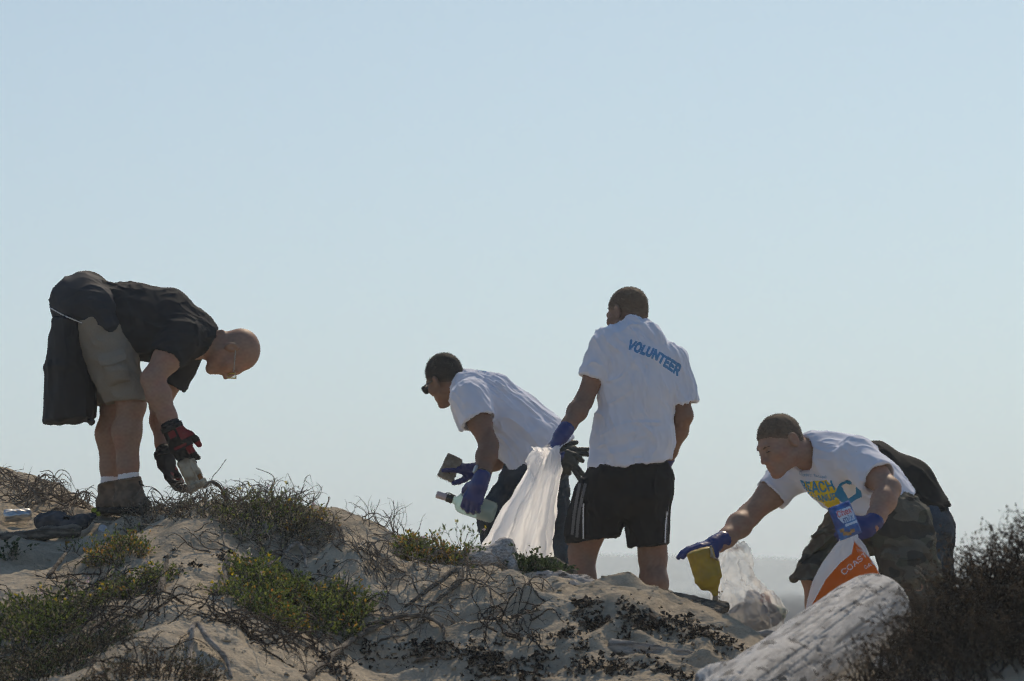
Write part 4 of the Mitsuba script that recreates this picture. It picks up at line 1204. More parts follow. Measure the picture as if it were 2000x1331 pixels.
for s_ in 'lr':
    put('sock', Field().cone(J['an_' + s_] + A(0, 0, 0.12), J['an_' + s_], 0.052, 0.048).mesh(0.006), 'sock_cotton', p4)
    shoe(p4, J['an_' + s_], A(-1, -0.4, 0), float(ground(J['an_' + s_][0], J['an_' + s_][1])))
J4 = J

# ---- the fifth person, mostly hidden behind him
Yh = 18.4
p5 = thing('person', 'person in dark shirt and blue jeans bent over behind the man in camouflage shorts', 'person')
J = dict(pelvis=P(1800, 1005, Yh), waist=P(1762, 955, Yh), chest=P(1705, 925, Yh), neck=P(1655, 915, Yh), head=P(1628, 925, Yh),
         sh_l=P(1672, 935, Yh - 0.18), el_l=P(1680, 1020, Yh - 0.15), wr_l=P(1670, 1085, Yh - 0.1), sh_r=P(1672, 935, Yh + 0.18), el_r=P(1680, 1030, Yh + 0.15), wr_r=P(1660, 1090, Yh + 0.1),
         hip_l=P(1800, 1035, Yh - 0.09), kn_l=P(1775, 1170, Yh - 0.1), an_l=P(1795, 1310, Yh - 0.08), hip_r=P(1812, 1035, Yh + 0.08), kn_r=P(1822, 1165, Yh + 0.1), an_r=P(1828, 1310, Yh + 0.1))
Rh = head_frame(A(-0.6, 0.1, -0.8), A(-0.8, 0, 0.5))
B = Field()
B.seg(J['pelvis'], J['waist'], X1, 0.155, 0.11, 0.145, 0.10, 0.05)
B.seg(J['waist'], J['chest'], X1, 0.145, 0.10, 0.16, 0.11, 0.05)
B.seg(J['chest'], J['neck'], X1, 0.16, 0.11, 0.075, 0.065, 0.05)
add_head(B, J['head'], Rh, J['neck'])
for s_ in 'lr':
    arm(B, J['sh_' + s_], J['el_' + s_], J['wr_' + s_])
    leg(B, J['hip_' + s_], J['kn_' + s_], J['an_' + s_], A(1, 0, 0))
    B.add(hand(J['wr_' + s_], A(-0.2, 0, -1), A(-0.8, 0, 0.2), s_ == 'r', (0.4, 0.5, 0.4)), 0.015)
put('body', B.mesh(0.007), 'skin_tan', p5)
put('hair', hair_cap(J['head'], Rh), 'hair_black', p5)
S = trunk([(P(1805, 1012, Yh), 0.17, 0.135), (P(1766, 955, Yh), 0.17, 0.135), (P(1705, 922, Yh), 0.185, 0.13), (P(1668, 915, Yh), 0.14, 0.09)], X1, (P(1812, 1018, Yh), unit(A(0.5, 0, -0.8))), [(J['sh_l'], J['sh_r'], 0.07, 0.07, 0.05)])
SF = Field().add(S)
for s_ in 'lr':
    SF.add(sleeve(J['sh_' + s_], J['el_' + s_], 0.6, 0.085, 0.075), 0.03)
put('shirt', folds(SF.mesh(0.007), [(A(0.7, 0, -0.6), 0.05, 0.4, 0.010, 404)]), 'dark_cotton', p5)
K = Field()
K.seg(P(1792, 1000, Yh), P(1806, 1035, Yh), X1, 0.165, 0.125, 0.168, 0.128, 0.04)
for s_ in 'lr':
    K.chain([J['hip_' + s_], J['kn_' + s_], J['an_' + s_] + A(0, 0, -0.03)], [0.115, 0.092, 0.075], 0.04)
put('jeans', folds(K.mesh(0.007), [(A(1, 0.3, 0.3), 0.045, 0.2, 0.012, 431), (A(0.1, 0, -1), 0.05, 0.4, 0.008, 437)]), 'denim', p5)
for s_ in 'lr':
    shoe(p5, J['an_' + s_], A(-1, 0, 0), float(ground(J['an_' + s_][0], J['an_' + s_][1])))


# ------------------------------------------------------------------ things held, worn loose or lying about
def rbox(c, R, half, r=0.006, h=0.005, rough=0.0, scale=0.02, seed=1):
    """A box with rounded, worn edges; R: columns are its axes."""
    c, half = np.asarray(c, float), np.asarray(half, float)
    F = Field()

    def f(X, Y, Z):
        x, y, z = X - c[0], Y - c[1], Z - c[2]
        q = [np.abs(x * R[0, i] + y * R[1, i] + z * R[2, i]) - half[i] + r for i in range(3)]
        return np.sqrt(sum(np.maximum(a, 0) ** 2 for a in q)) + np.minimum(np.maximum(np.maximum(q[0], q[1]), q[2]), 0) - r
    e = np.abs(R) @ half
    F.ops.append((f, c - e, c + e, 0.004, 1))
    m = F.mesh(h, 1)
    return bump(m, scale, rough, seed) if rough else m


def axes(d, side=(0, -1, 0)):
    d = unit(d)
    s = unit(np.asarray(side, float) - d * (np.asarray(side) @ d))
    return np.stack([d, s, np.cross(d, s)], 1)


# white rubbish bag in the standing man's hand
def bag_sheet(secs, n=96, pleat=0.1, seed=1, k=9):
    """secs: (centre, half width along x, half depth along y); hanging film gathered into pleats."""
    g = np.arange(n) * 2 * np.pi / n
    rings = []
    M = len(secs)
    rg = np.random.RandomState(seed)
    ph, fr = rg.rand(4) * 6.28, rg.randint(k - 3, k + 5, 4)
    cs = curve([s[0] for s in secs], 6)
    ws = np.interp(np.linspace(0, M - 1, len(cs)), np.arange(M), [s[1] for s in secs])
    ds = np.interp(np.linspace(0, M - 1, len(cs)), np.arange(M), [s[2] for s in secs])
    for i, c in enumerate(cs):
        t = i / (len(cs) - 1)
        m = 1 + pleat * sum(np.sin(fr[j] * g + ph[j] + 1.3 * t * (j - 1.5)) for j in range(4)) / 2
        q = np.stack([np.cos(g) * ws[i] * m, np.sin(g) * ds[i] * m, 0 * g], 1)
        q += (meshkit.noise(np.stack([np.cos(g) * 3 + 5, np.sin(g) * 3 + 5, 0 * g + t * 5], 1), seed)[:, None] - 0.5) * 0.03
        rings.append(c + q)
    return loft(rings)


Yw = Ys - 0.28
gb = on(*P(1000, 1180, Yw + 0.15)[:2])
wb = thing('rubbish_bag', 'white plastic rubbish bag hanging from the standing man\'s gloved hand', 'bag')
wm = folds(bag_sheet([(P(1066, 872, Yw), 0.052, 0.040), (P(1070, 888, Yw), 0.040, 0.030), (P(1062, 920, Yw + 0.02), 0.070, 0.05), (P(1048, 965, Yw + 0.05), 0.088, 0.075), (P(1030, 1015, Yw + 0.08), 0.112, 0.10),
                       (P(1014, 1065, Yw + 0.12), 0.135, 0.13), (P(1006, 1115, Yw + 0.15), 0.155, 0.15), (gb + A(0, 0, 0.05), 0.165, 0.16), (gb + A(0, 0, 0.015), 0.12, 0.11), (gb + A(0, 0, 0.01), 0.02, 0.02)], 168, 0.18, 4, 13), [(A(-0.35, 0.1, -1), 0.022, 0.5, 0.012, 522), (A(-0.2, 0.1, -1), 0.012, 0.3, 0.006, 527)])
put('film', wm, 'white_film', wb)
put('rim', bag_sheet([(P(1046, 878, Yw - 0.01), 0.010, 0.012), (P(1043, 888, Yw - 0.01), 0.022, 0.024), (P(1040, 905, Yw), 0.026, 0.03), (P(1042, 930, Yw + 0.02), 0.022, 0.03), (P(1046, 955, Yw + 0.05), 0.012, 0.02)], 48, 0.14, 9, 5), 'white_film', wb, label='loose mouth of the bag folded out beside the hand')

# glass bottle
ba, bb = P(853, 966, Yb - 0.30), P(966, 1003, Yb - 0.34)
bd = unit(bb - ba)
BL = np.linalg.norm(bb - ba)
gbt = thing('glass_bottle', 'pale green frosted glass bottle gripped in the bending man\'s lower hand', 'bottle')
put('glass', lathe([(0.050, 0.0150), (0.085, 0.0165), (0.100, 0.022), (0.112, 0.042), (0.128, 0.051), (0.150, 0.053), (BL - 0.022, 0.053), (BL - 0.006, 0.050), (BL, 0.042), (BL - 0.006, 0.02), (BL - 0.010, 0.0)], ba, bd, 40), 'bottle_glass', gbt)
mat('paper_wrap', (0.50, 0.42, 0.42), 0.8)
put('neck_wrap', lathe([(0.0, 0.0), (0.0, 0.0165), (0.004, 0.0178), (0.054, 0.0172), (0.054, 0.015)], ba, bd, 24), 'paper_wrap', gbt)
put('neck_seal', bump(lathe([(0.050, 0.0165), (0.053, 0.020), (0.078, 0.0205), (0.085, 0.017)], ba, bd, 24), 0.012, 0.002), 'black_plastic', gbt)
put('seal_strip', tube(curve([ba + bd * 0.045 + A(0, 0, 0.018), ba + bd * 0.062 + A(0, 0, 0.026), ba + bd * 0.085 + A(0, 0, 0.023), ba + bd * 0.098 + A(0, 0, 0.022)], 5), 0.003, 5), 'black_plastic', gbt)

# foam block in his other hand
fR = axes(A(0.42, 0.05, 0.9), A(0.1, -0.95, 0.2))
fc = P(879, 914, Yb + 0.03)
fb = thing('foam_block', 'grey crumbling foam block pinched in the bending man\'s upper hand', 'block')
put('block', rbox(fc, fR, (0.062, 0.030, 0.041), 0.006, 0.004, 0.004, 0.012, 4), 'grey_foam', fb)
put('slit', tube([fc + fR @ A(-0.028, 0.031, 0.012), fc + fR @ A(-0.026, 0.032, 0.0), fc + fR @ A(-0.030, 0.031, -0.014)], 0.0022, 5), 'black_plastic', fb)
rg = np.random.RandomState(5)
tb = Tubes(3)
for i in range(40):
    q = fc + fR @ A(-0.060, rg.uniform(-0.028, 0.028), rg.uniform(-0.04, 0.04))
    tb.add([q, q + A(rg.uniform(-0.006, 0.004), rg.uniform(-0.006, 0.006), -rg.uniform(0.004, 0.012))], [0.0012, 0.0005])
put('torn_edge', tb.mesh(), 'grey_foam', fb, kind='stuff')

# two work gloves pushed into his back pocket
for d, n, lab, o in ((A(1, 0.1, -0.10), A(0, 1, -0.3), 'dark rubber work glove sticking out sideways from a back pocket, upper of two', P(1092, 886, Yb - 0.17)), (A(0.50, -0.1, -0.85), A(-0.2, 1, 0), 'dark rubber work glove hanging fingers down from a back pocket, lower of two', P(1096, 884, Yb - 0.2))):
    single('work_glove', glove_mesh(hand(o, d, n, True, [(0.05, 0.1, 0.1), (0.1, 0.1, 0.1), (0.9, 1.2, 0.8), (0.9, 1.2, 0.8)], (0.6, 0.7, 0.2), 0.2, 0.35, 0.90, 1.4)), 'glove_grey', lab, 'glove', 'work gloves in the back pocket')

# crushed container lifted by the man on the left
cR = axes(A(0.44, 0.05, -0.90), A(0.25, -0.95, 0.05))
cc = P(374, 925, Yl - 0.22)
cj = thing('plastic_container', 'weathered off-white plastic container with rust stains in the gloved hands', 'container')
put('shell', bump(rbox(cc, cR, (0.070, 0.034, 0.036), 0.012, 0.004, 0.005, 0.03, 3), 0.012, 0.0016, 5), 'crate_plastic', cj)
put('base', rbox(cc + cR @ A(0.058, 0.002, 0.004), cR, (0.018, 0.040, 0.044), 0.008, 0.004, 0.002, 0.02, 6), 'crate_plastic', cj)
put('rib', rbox(cc + cR @ A(0.0, 0.034, -0.006), cR, (0.055, 0.006, 0.005), 0.003, 0.003), 'crate_plastic', cj)
put('rust_spot', rbox(cc + cR @ A(0.030, 0.035, -0.020), cR, (0.014, 0.004, 0.010), 0.004, 0.003, 0.003, 0.008), 'rust', cj)

# yellow bottle turned upside down, sand running out
Yy = Yr - 0.42
ya = unit(P(1394, 1152, Yy) - P(1366, 1068, Yy))
yx = unit(A(0.96, -0.25, 0.25) - ya * (A(0.96, -0.25, 0.25) @ ya))
F = Field()
F.seg(P(1367, 1078, Yy), P(1382, 1130, Yy), yx, 0.056, 0.046, 0.053, 0.044, 0.01, cap=0.014)
F.seg(P(1382, 1130, Yy), P(1387, 1142, Yy), yx, 0.053, 0.044, 0.044, 0.036, 0.015, cap=0.020)
F.cone(P(1394, 1148, Yy), P(1397, 1160, Yy), 0.018, 0.013, 0.02)
F.cone(P(1401, 1098, Yy), P(1404, 1125, Yy), 0.010, 0.012, 0.01)
yb = thing('yellow_bottle', 'scuffed yellow plastic bottle held upside down under a gloved hand', 'bottle')
put('shell', bump(F.mesh(0.004), 0.02, 0.0025, 8), 'yellow_plastic', yb)
tb = trimesh.creation.annulus(0.040, 0.050, 0.008)
put('cut_rim', bump(Field().cone(P(1388, 1068, Yy - 0.04), P(1391, 1086, Yy - 0.05), 0.006, 0.004).cone(P(1391, 1088, Yy - 0.04), P(1402, 1094, Yy - 0.03), 0.004, 0.005).mesh(0.003), 0.01, 0.001), 'crate_plastic', yb)
rg = np.random.RandomState(8)
gr = [Field().chain([P(1397, 1158, Yy), P(1397, 1172, Yy), P(1398, 1186, Yy)], [0.008, 0.0075, 0.007]).mesh(0.003)]
for i in range(60):
    p = P(1398 + abs(rg.normal(0, 6)) + rg.normal(0, 2), rg.uniform(1150, 1235), Yy + rg.normal(0, 0.01))
    s_ = rg.uniform(0.0012, 0.004)
    q = trimesh.creation.icosahedron()
    q.vertices = q.vertices * s_ * (1 + rg.rand(12, 1) * 0.6) + p
    gr.append(q)
single('falling_sand', cat(gr), 'wet_sand', 'stream of wet sand falling from the yellow bottle', 'sand', smooth=40, kind='stuff')

# snack packet
su, sv = unit(A(0.93, 0.10, 0.36)), unit(A(-0.36, 0.05, 0.93))
sn = np.cross(su, sv)
sc = P(1650, 1017, Yr - 0.80)
sn = sn if sn[1] < 0 else -sn
ii, jj = np.meshgrid(np.linspace(-1, 1, 25), np.linspace(-1, 1, 33), indexing='ij')
th = 0.020 * np.sqrt(np.clip((1 - ii ** 4) * (1 - jj ** 4), 0, 1)) + 0.003 * (meshkit.noise(np.stack([ii * 3 + 5, jj * 3 + 5, 0 * ii], -1), 3) - 0.5) + 0.001
base_ = sc + ii[..., None] * 0.047 * su + jj[..., None] * 0.070 * sv
grid = lambda s: (base_ + s * th[..., None] * sn).reshape(-1, 3)
a_, b_ = np.meshgrid(np.arange(24), np.arange(32), indexing='ij')
qd = np.stack([a_ * 33 + b_, (a_ + 1) * 33 + b_, (a_ + 1) * 33 + b_ + 1, a_ * 33 + b_ + 1], -1).reshape(-1, 4)
fr = np.vstack([qd[:, [0, 1, 2]], qd[:, [0, 2, 3]]])
sp = thing('snack_packet', 'blue foil snack packet crumpled in the stooping man\'s gloved fist', 'packet')
pk = trimesh.Trimesh(np.vstack([grid(1), grid(-1)]), np.vstack([fr, fr[:, ::-1] + 25 * 33]), process=False)
put('foil', pk, 'foil_blue', sp)


def on_packet(pf, mt, x, y, lift, name):
    v, f = pf
    put(name, wrap(v + [x, y], f, pk, sc, su, sv, sn, lift), mt, sp)


def squeeze(pf, w):
    v, f = pf
    v = v.copy()
    v[:, 0] *= w / (v[:, 0].max() - v[:, 0].min())
    return v, f


for dx, dy in ((0.0015, 0), (-0.0015, 0), (0, 0.0015), (0, -0.0015)):
    pass
put('lettering_halo', wrap(poly2([(-0.026, 0.046), (0.036, 0.046), (0.040, 0.014), (0.034, -0.010), (-0.016, -0.010), (-0.028, 0.016)])[0] + [0.002, 0.0], poly2([(-0.026, 0.046), (0.036, 0.046), (0.040, 0.014), (0.034, -0.010), (-0.016, -0.010), (-0.028, 0.016)])[1], pk, sc, su, sv, sn, 0.0012), 'print_pale', sp)
on_packet(squeeze(lettering('Chex', 0.024, True, 0.004), 0.062), 'print_red', 0.006, 0.031, 0.0026, 'lettering')
on_packet(squeeze(lettering('mix', 0.022, True, 0.004), 0.044), 'foil_blue', 0.012, 0.004, 0.0026, 'lettering')
on_packet(poly2([(-0.010, -0.016), (0.042, -0.016), (0.042, -0.026), (-0.010, -0.026)]), 'print_pale', 0, 0, 0.0018, 'band')
for q in ((-0.030, -0.034), (-0.022, -0.050), (-0.006, -0.056), (0.010, -0.050)):
    on_packet(poly2([(-0.010, -0.006), (0.008, -0.008), (0.011, 0.005), (-0.006, 0.008)]), 'snack', q[0], q[1], 0.0020, 'snack_picture')

# orange and white bag in the same hand
Yo = Yr - 0.70
go = on(*P(1650, 1300, Yo + 0.05)[:2])
ob = bag_sheet([(P(1655, 1040, Yo), 0.030, 0.02), (P(1656, 1056, Yo), 0.034, 0.025), (P(1657, 1078, Yo + 0.01), 0.072, 0.045), (P(1656, 1105, Yo + 0.03), 0.112, 0.075), (P(1655, 1140, Yo + 0.04), 0.145, 0.10),
                (P(1655, 1200, Yo + 0.05), 0.17, 0.13), (go + A(0, 0, 0.04), 0.17, 0.13), (go + A(0, 0, 0.02), 0.10, 0.08), (go + A(0, 0, 0.015), 0.01, 0.01)], 120, 0.05, 14, 7)
rb = thing('carrier_bag', 'white and orange printed carrier bag hanging below the snack packet', 'bag')
put('film', ob, 'white_film', rb)
pts = [P(x, y, Yo) for x, y in ((1668, 1056), (1662, 1082), (1640, 1100), (1612, 1132), (1585, 1180), (1575, 1240), (1760, 1240), (1735, 1150), (1715, 1115), (1690, 1080))]
oc = P(1660, 1110, Yo)
v, f = poly2([((p - oc)[0], (p - oc)[2]) for p in pts], 0.012)
put('print', wrap(v, f, ob, oc, A(1, 0, 0), A(0, 0, 1), A(0, -1, 0), 0.003), 'orange_film', rb, label='orange printed panel with white lettering')
for t, h, x, y, a in (('COASTAL', 0.022, 1682, 1098, 0.66), ('DAY', 0.014, 1686, 1102, 0.5), ('THE', 0.011, 1680, 1076, 0.1)):
    if t == 'DAY':
        x, y = 1697, 1104
    if t == 'COASTAL':
        x, y = 1676, 1094
    v, f = lettering(t, h, False, 0.006)
    v[:, 0] *= 1.25
    c_, s_ = math.cos(a), math.sin(a)
    v = np.stack([v[:, 0] * c_ - v[:, 1] * s_, v[:, 0] * s_ + v[:, 1] * c_], 1)
    put('lettering', wrap(v, f, ob, P(x, y, Yo), A(1, 0, 0), A(0, 0, 1), A(0, -1, 0), 0.006), 'print_white', rb)

# clear bag standing on the sand with rubbish inside
Yc = 17.15
cb = thing('clear_bag', 'clear plastic bag half full of rubbish standing on the sand', 'bag')
g0 = float(ground(P(1465, 1200, Yc)[0], Yc))
zc = lambda x, y, dy=0: P(x, y, Yc + dy)
base_c = A(P(1462, 1200, Yc)[0], Yc, g0)
secs = [(base_c + A(0, 0, 0.005), 0.02, 0.02), (base_c + A(0, 0, 0.01), 0.125, 0.11), (zc(1464, 1225), 0.150, 0.13), (zc(1464, 1195), 0.158, 0.13), (zc(1452, 1165), 0.130, 0.115), (zc(1438, 1135), 0.092, 0.085), (zc(1436, 1105), 0.066, 0.060), (zc(1434, 1084), 0.055, 0.045), (zc(1436, 1070), 0.040, 0.030), (zc(1446, 1072), 0.008, 0.010)]
m = bag_sheet(secs, 120, 0.06, 23, 5)
m = folds(m, [(A(0.4, 0, -1), 0.06, 0.4, 0.030, 502), (A(1, 0.2, -0.6), 0.05, 0.3, 0.022, 507), (A(0.6, 0, 0.8), 0.03, 0.25, 0.012, 511), (A(-0.5, 0, 0.8), 0.022, 0.2, 0.008, 517)])
Q = lambda *pp: [P(x, y, Yc - 0.1) for x, y in pp]
m = creases(m, [(Q((1440, 1075), (1440, 1110), (1462, 1128), (1500, 1150), (1528, 1180)), 0.008, 0.022), (Q((1413, 1140), (1445, 1152), (1465, 1165), (1490, 1172)), 0.007, 0.018), (Q((1465, 1138), (1475, 1160), (1520, 1178)), 0.007, 0.018), (Q((1420, 1075), (1412, 1110), (1410, 1150)), 0.007, 0.012)])
put('film', m, 'clear_film', cb)
mat('rubbish_dark', speckled((0.03, 0.035, 0.045), (0.10, 0.10, 0.11), 20.0), 0.7)
mat('rubbish_pale', (0.45, 0.46, 0.48), 0.6)
mat('rubbish_red', (0.30, 0.06, 0.05), 0.6)
mat('rubbish_green', (0.05, 0.14, 0.10), 0.5)
for nm, px, py, rad, mt, lab, ct in (('cloth_bundle', 1474, 1203, (0.115, 0.08, 0.060), 'rubbish_dark', 'dark crumpled cloth at the bottom of the clear bag', 'cloth'), ('paper_cup', 1470, 1172, (0.034, 0.03, 0.045), 'rubbish_pale', 'pale crushed paper cup in the clear bag', 'cup'),
                                     ('drink_can', 1494, 1176, (0.026, 0.022, 0.040), 'rubbish_red', 'dull red crushed can in the clear bag', 'can'), ('green_wrapper', 1516, 1198, (0.042, 0.03, 0.035), 'rubbish_green', 'dark green wrapper at the right in the clear bag', 'wrapper'), ('bottle_cap', 1424, 1200, (0.018, 0.018, 0.010), 'rubbish_dark', 'blue grey lid at the left in the clear bag', 'lid')):
    e = Field().ell(P(px, py, Yc), rad).mesh(0.006)
    single(nm, bump(e, 0.03, 0.010 if rad[0] > 0.02 else 0.002, len(nm)), mt, lab, ct)

# stones, driftwood, planks
mat('pale_stone', proc(lambda p, n, uv: mix((0.23, 0.215, 0.20), (0.46, 0.44, 0.415), smoothstep(0.30, 0.66, fbm(p.x * 150.0, p.y * 150.0, p.z * 150.0, 3)))), 0.9)
mat('pale_bark', proc(lambda p, n, uv: mix((0.08, 0.072, 0.064), (0.40, 0.375, 0.35), smoothstep(0.30, 0.55, fbm(p.x * 50.0 + p.z * 20.0, p.y * 40.0, p.z * 90.0, 3)))), 0.9)
mat('rotten_wood', proc(lambda p, n, uv: mix((0.055, 0.047, 0.038), (0.17, 0.15, 0.125), smoothstep(0.3, 0.7, fbm(p.x * 22.0, p.y * 60.0, p.z * 80.0, 3)))), 0.95)
mat('grey_wood', proc(lambda p, n, uv: mix((0.15, 0.13, 0.11), (0.34, 0.305, 0.265), smoothstep(0.3, 0.7, fbm(p.x * 12.0, p.y * 70.0, p.z * 70.0, 3)))), 0.9)


def weathered(F, h, amp, scale, seed):
    m = F.mesh(h, 1)
    m = bump(m, scale, amp, seed)
    return bump(m, scale * 0.3, amp * 0.35, seed + 5)


s0 = P(950, 1092, 16.95)
F = Field().ell(s0, (0.105, 0.08, 0.055), k=0.02).ell(P(985, 1082, 16.97), (0.052, 0.07, 0.068), k=0.03).ell(P(925, 1098, 16.92), (0.075, 0.07, 0.04), k=0.03).ell(P(1000, 1110, 16.9), (0.03, 0.05, 0.04), k=0.03)
single('pale_stone_block', weathered(F, 0.005, 0.013, 0.05, 3), 'pale_stone', 'pale pitted stone on the crest in front of the white rubbish bag', 'stone')
F = Field().chain([P(1035, 1128, 16.85), P(1085, 1130, 16.8), P(1140, 1140, 16.78), P(1190, 1152, 16.75), P(1238, 1160, 16.72)], [0.016, 0.028, 0.030, 0.020, 0.010], 0.02).cone(P(1120, 1142, 16.7), P(1150, 1164, 16.68), 0.022, 0.008, 0.02)
single('driftwood', weathered(F, 0.005, 0.014, 0.035, 11), 'pale_bark', 'pale flaking driftwood lying along the crest below the standing man', 'driftwood')
F = Field().chain([P(1020, 1102, 17.1), P(1080, 1105, 17.1), P(1120, 1120, 17.05)], [0.022, 0.032, 0.02], 0.02)
single('driftwood', weathered(F, 0.006, 0.008, 0.05, 12), 'rotten_wood', 'smooth brown driftwood half buried beside the dark green succulent', 'driftwood')


def plank(a, b, w, t, nrm, seed, amp, mt, lab, cat_, name='plank', h=0.006):
    R = axes(b - a, nrm)
    m = rbox((a + b) / 2, np.stack([R[:, 0], R[:, 1], R[:, 2]], 1), (np.linalg.norm(b - a) / 2, t, w), 0.006, h)
    V = np.array(m.vertices)
    q = (V - a) @ R
    n = normals(m)
    rel = (meshkit.fbm(np.stack([q[:, 0] / 0.12, q[:, 1] / 0.012, q[:, 2] / 0.012], 1), 2, seed) - 0.5) * amp + (meshkit.fbm(V / 0.03, 3, seed) - 0.5) * amp
    return single(name, trimesh.Trimesh(V + n * rel[:, None], m.faces, process=False), mt, lab, cat_, smooth=40)


plank(P(1215, 1152, 16.95), P(1412, 1198, 16.75), 0.06, 0.020, A(0.1, -0.5, 1), 21, 0.022, 'rotten_wood', 'dark rotten plank jutting out below the yellow bottle', 'plank')
plank(P(1190, 1262, 15.95), P(1372, 1292, 15.85), 0.030, 0.022, A(0, -1, 0.35), 22, 0.014, 'grey_wood', 'short grey weathered plank lying in the dark litter', 'plank')
plank(P(1388, 1190, 16.6), P(1372, 1228, 16.45), 0.018, 0.010, A(0, -1, 0.3), 23, 0.008, 'grey_wood', 'short stick propping the rotten plank', 'stick', 'stick')
single('dead_root', weathered(Field().chain([P(1385, 1225, 16.4), P(1410, 1245, 16.3), P(1445, 1262, 16.2), P(1470, 1290, 16.0)], [0.016, 0.014, 0.013, 0.010]), 0.005, 0.006, 0.03, 31), 'rotten_wood', 'dark root sloping down beside the pale log', 'root')
single('bleached_log_piece', weathered(Field().chain([P(1432, 1240, 16.55), P(1500, 1240, 16.6), P(1530, 1238, 16.6)], [0.012, 0.014, 0.010]), 0.005, 0.004, 0.03, 33), 'grey_wood', 'slim bleached stick lying under the clear bag', 'stick')

# the big pale log in the foreground
la, lb = P(1425, 1405, 13.2), P(1702, 1196, 14.6)
ld = unit(lb - la)
F = Field().cone(la, lb, 0.152, 0.140, 0.02).ell(P(1402, 1332, 13.4), (0.08, 0.09, 0.06), k=0.04)
m = F.mesh(0.006, 2)
V, N = np.array(m.vertices), normals(m)
_, l1, l2 = frame_of(ld)
q = V - la
ang = np.arctan2(q @ l2, q @ l1)
s_ = q @ ld
cx, cy = np.cos(ang), np.sin(ang)                               # grain: long along the log, fine round it
grain = meshkit.fbm(np.stack([s_ / 0.22, cx * 5 + 7, cy * 5 + 7], 1), 3, 41) - 0.5
fis = 1 - 2 * np.abs(meshkit.noise(np.stack([s_ / 0.30 + 3, cx * 7 + 9, cy * 7 + 9], 1), 43) - 0.5)
chip = np.maximum(0, meshkit.fbm(np.stack([s_ / 0.05, cx * 5, cy * 5 + 3], 1), 2, 47) - 0.66)
lumpy = meshkit.noise(V / 0.30, 44) - 0.5
V = V + N * (0.003 * grain - 0.020 * np.maximum(fis - 0.86, 0) / 0.14 * 0.28 - 0.030 * chip + 0.022 * lumpy)[:, None]


def log_colour(p, n, uv):
    t = p.x * float(ld[0]) + p.y * float(ld[1]) + p.z * float(ld[2])
    a = (p.x * float(l1[0]) + p.y * float(l1[1]) + p.z * float(l1[2])) * 42.0
    b = (p.x * float(l2[0]) + p.y * float(l2[1]) + p.z * float(l2[2])) * 42.0
    k = fbm(t * 9.0, a, b, 3)
    c = mix((0.26, 0.257, 0.25), (0.47, 0.465, 0.45), smoothstep(0.28, 0.62, k))
    c = mix(c, (0.10, 0.10, 0.10), 0.85 * smoothstep(0.60, 0.67, fbm(t * 21.0 + 9, a * 0.6 + 4, b * 0.6, 3)))
    return c * (0.85 + 0.3 * noise(t * 60.0, a * 3, b * 3))


mat('log_wood', proc(log_colour), 0.85)
single('fallen_log', trimesh.Trimesh(V, m.faces, process=False), 'log_wood', 'thick bleached white log lying in the right foreground', 'log')

# litter on the left mound
single('drink_can', bump(folds(Field().cone(P(14, 1008, 17.75), P(55, 1006, 17.78), 0.026, 0.026).cut(P(60, 1006, 17.78), A(1, 0, 0)).cut(P(8, 1008, 17.75), A(-1, 0, 0)).mesh(0.004), [(A(1, 0.2, 0.2), 0.02, 0.06, 0.006, 3)]), 0.02, 0.003), 'steel', 'crushed silver can lying on the left mound', 'can')
F = Field().chain([P(82, 1020, 17.62), P(110, 1018, 17.6), P(140, 1022, 17.58)], [0.034, 0.040, 0.034], 0.02).chain([P(135, 1026, 17.55), P(165, 1018, 17.55), P(184, 1008, 17.6)], [0.034, 0.028, 0.010], 0.02)
F.ell(P(132, 1014, 17.56), (0.018, 0.05, 0.008), k=0.006, op=-1)
single('old_shoe', folds(F.mesh(0.005), [(A(1, 0, 0.2), 0.03, 0.1, 0.010, 6)]), 'rubbish_dark', 'dark sodden shoe left of the bald man\'s boots', 'shoe')
single('branch_stub', weathered(Field().chain([P(-30, 1052, 17.45), P(40, 1048, 17.45), P(90, 1042, 17.45), P(148, 1038, 17.45)], [0.014, 0.018, 0.026, 0.028]), 0.005, 0.010, 0.04, 51), 'rotten_wood', 'thick dark branch half buried in the shaded hollow', 'branch')
p_ = G(200, 1038)
single('bottle_cap', lathe([(0, 0), (0, 0.02), (0.014, 0.019), (0.016, 0.012), (0.016, 0)], p_ + A(0, 0, 0.004), A(0.3, -0.8, 0.6), 20), 'rubbish_pale', 'pale plastic lid lying in front of the boots', 'lid', smooth=40)


# ------------------------------------------------------------------ plants and dead twigs
scene['leaf'] = {'type': 'principledthin', 'base_color': {'type': 'mesh_attribute', 'name': 'vertex_color'}, 'roughness': 0.55, 'diff_trans': 1.0, 'eta': 1.4}
mat('twig', proc(lambda p, n, uv: mix((0.085, 0.068, 0.052), (0.22, 0.185, 0.150), smoothstep(0.3, 0.7, fbm(p.x * 30.0, p.y * 30.0, p.z * 30.0)))), 0.9)
mat('dark_twig', proc(lambda p, n, uv: mix((0.030, 0.024, 0.019), (0.085, 0.066, 0.052), smoothstep(0.3, 0.7, fbm(p.x * 30.0, p.y * 30.0, p.z * 30.0)))), 0.9)
mat('wrack', speckled((0.022, 0.018, 0.015), (0.085, 0.068, 0.055), 60.0), 0.85)

qx, qy = np.arange(-2.75, 2.751, 0.02), np.arange(12.0, 20.6, 0.02)
QZ = ground(*np.meshgrid(qx, qy, indexing='ij'))


def gz(x, y):
    i = min(max(int((x + 2.75) / 0.02 + 0.5), 0), len(qx) - 1)
    j = min(max(int((y - 12.0) / 0.02 + 0.5), 0), len(qy) - 1)
    return QZ[i, j]


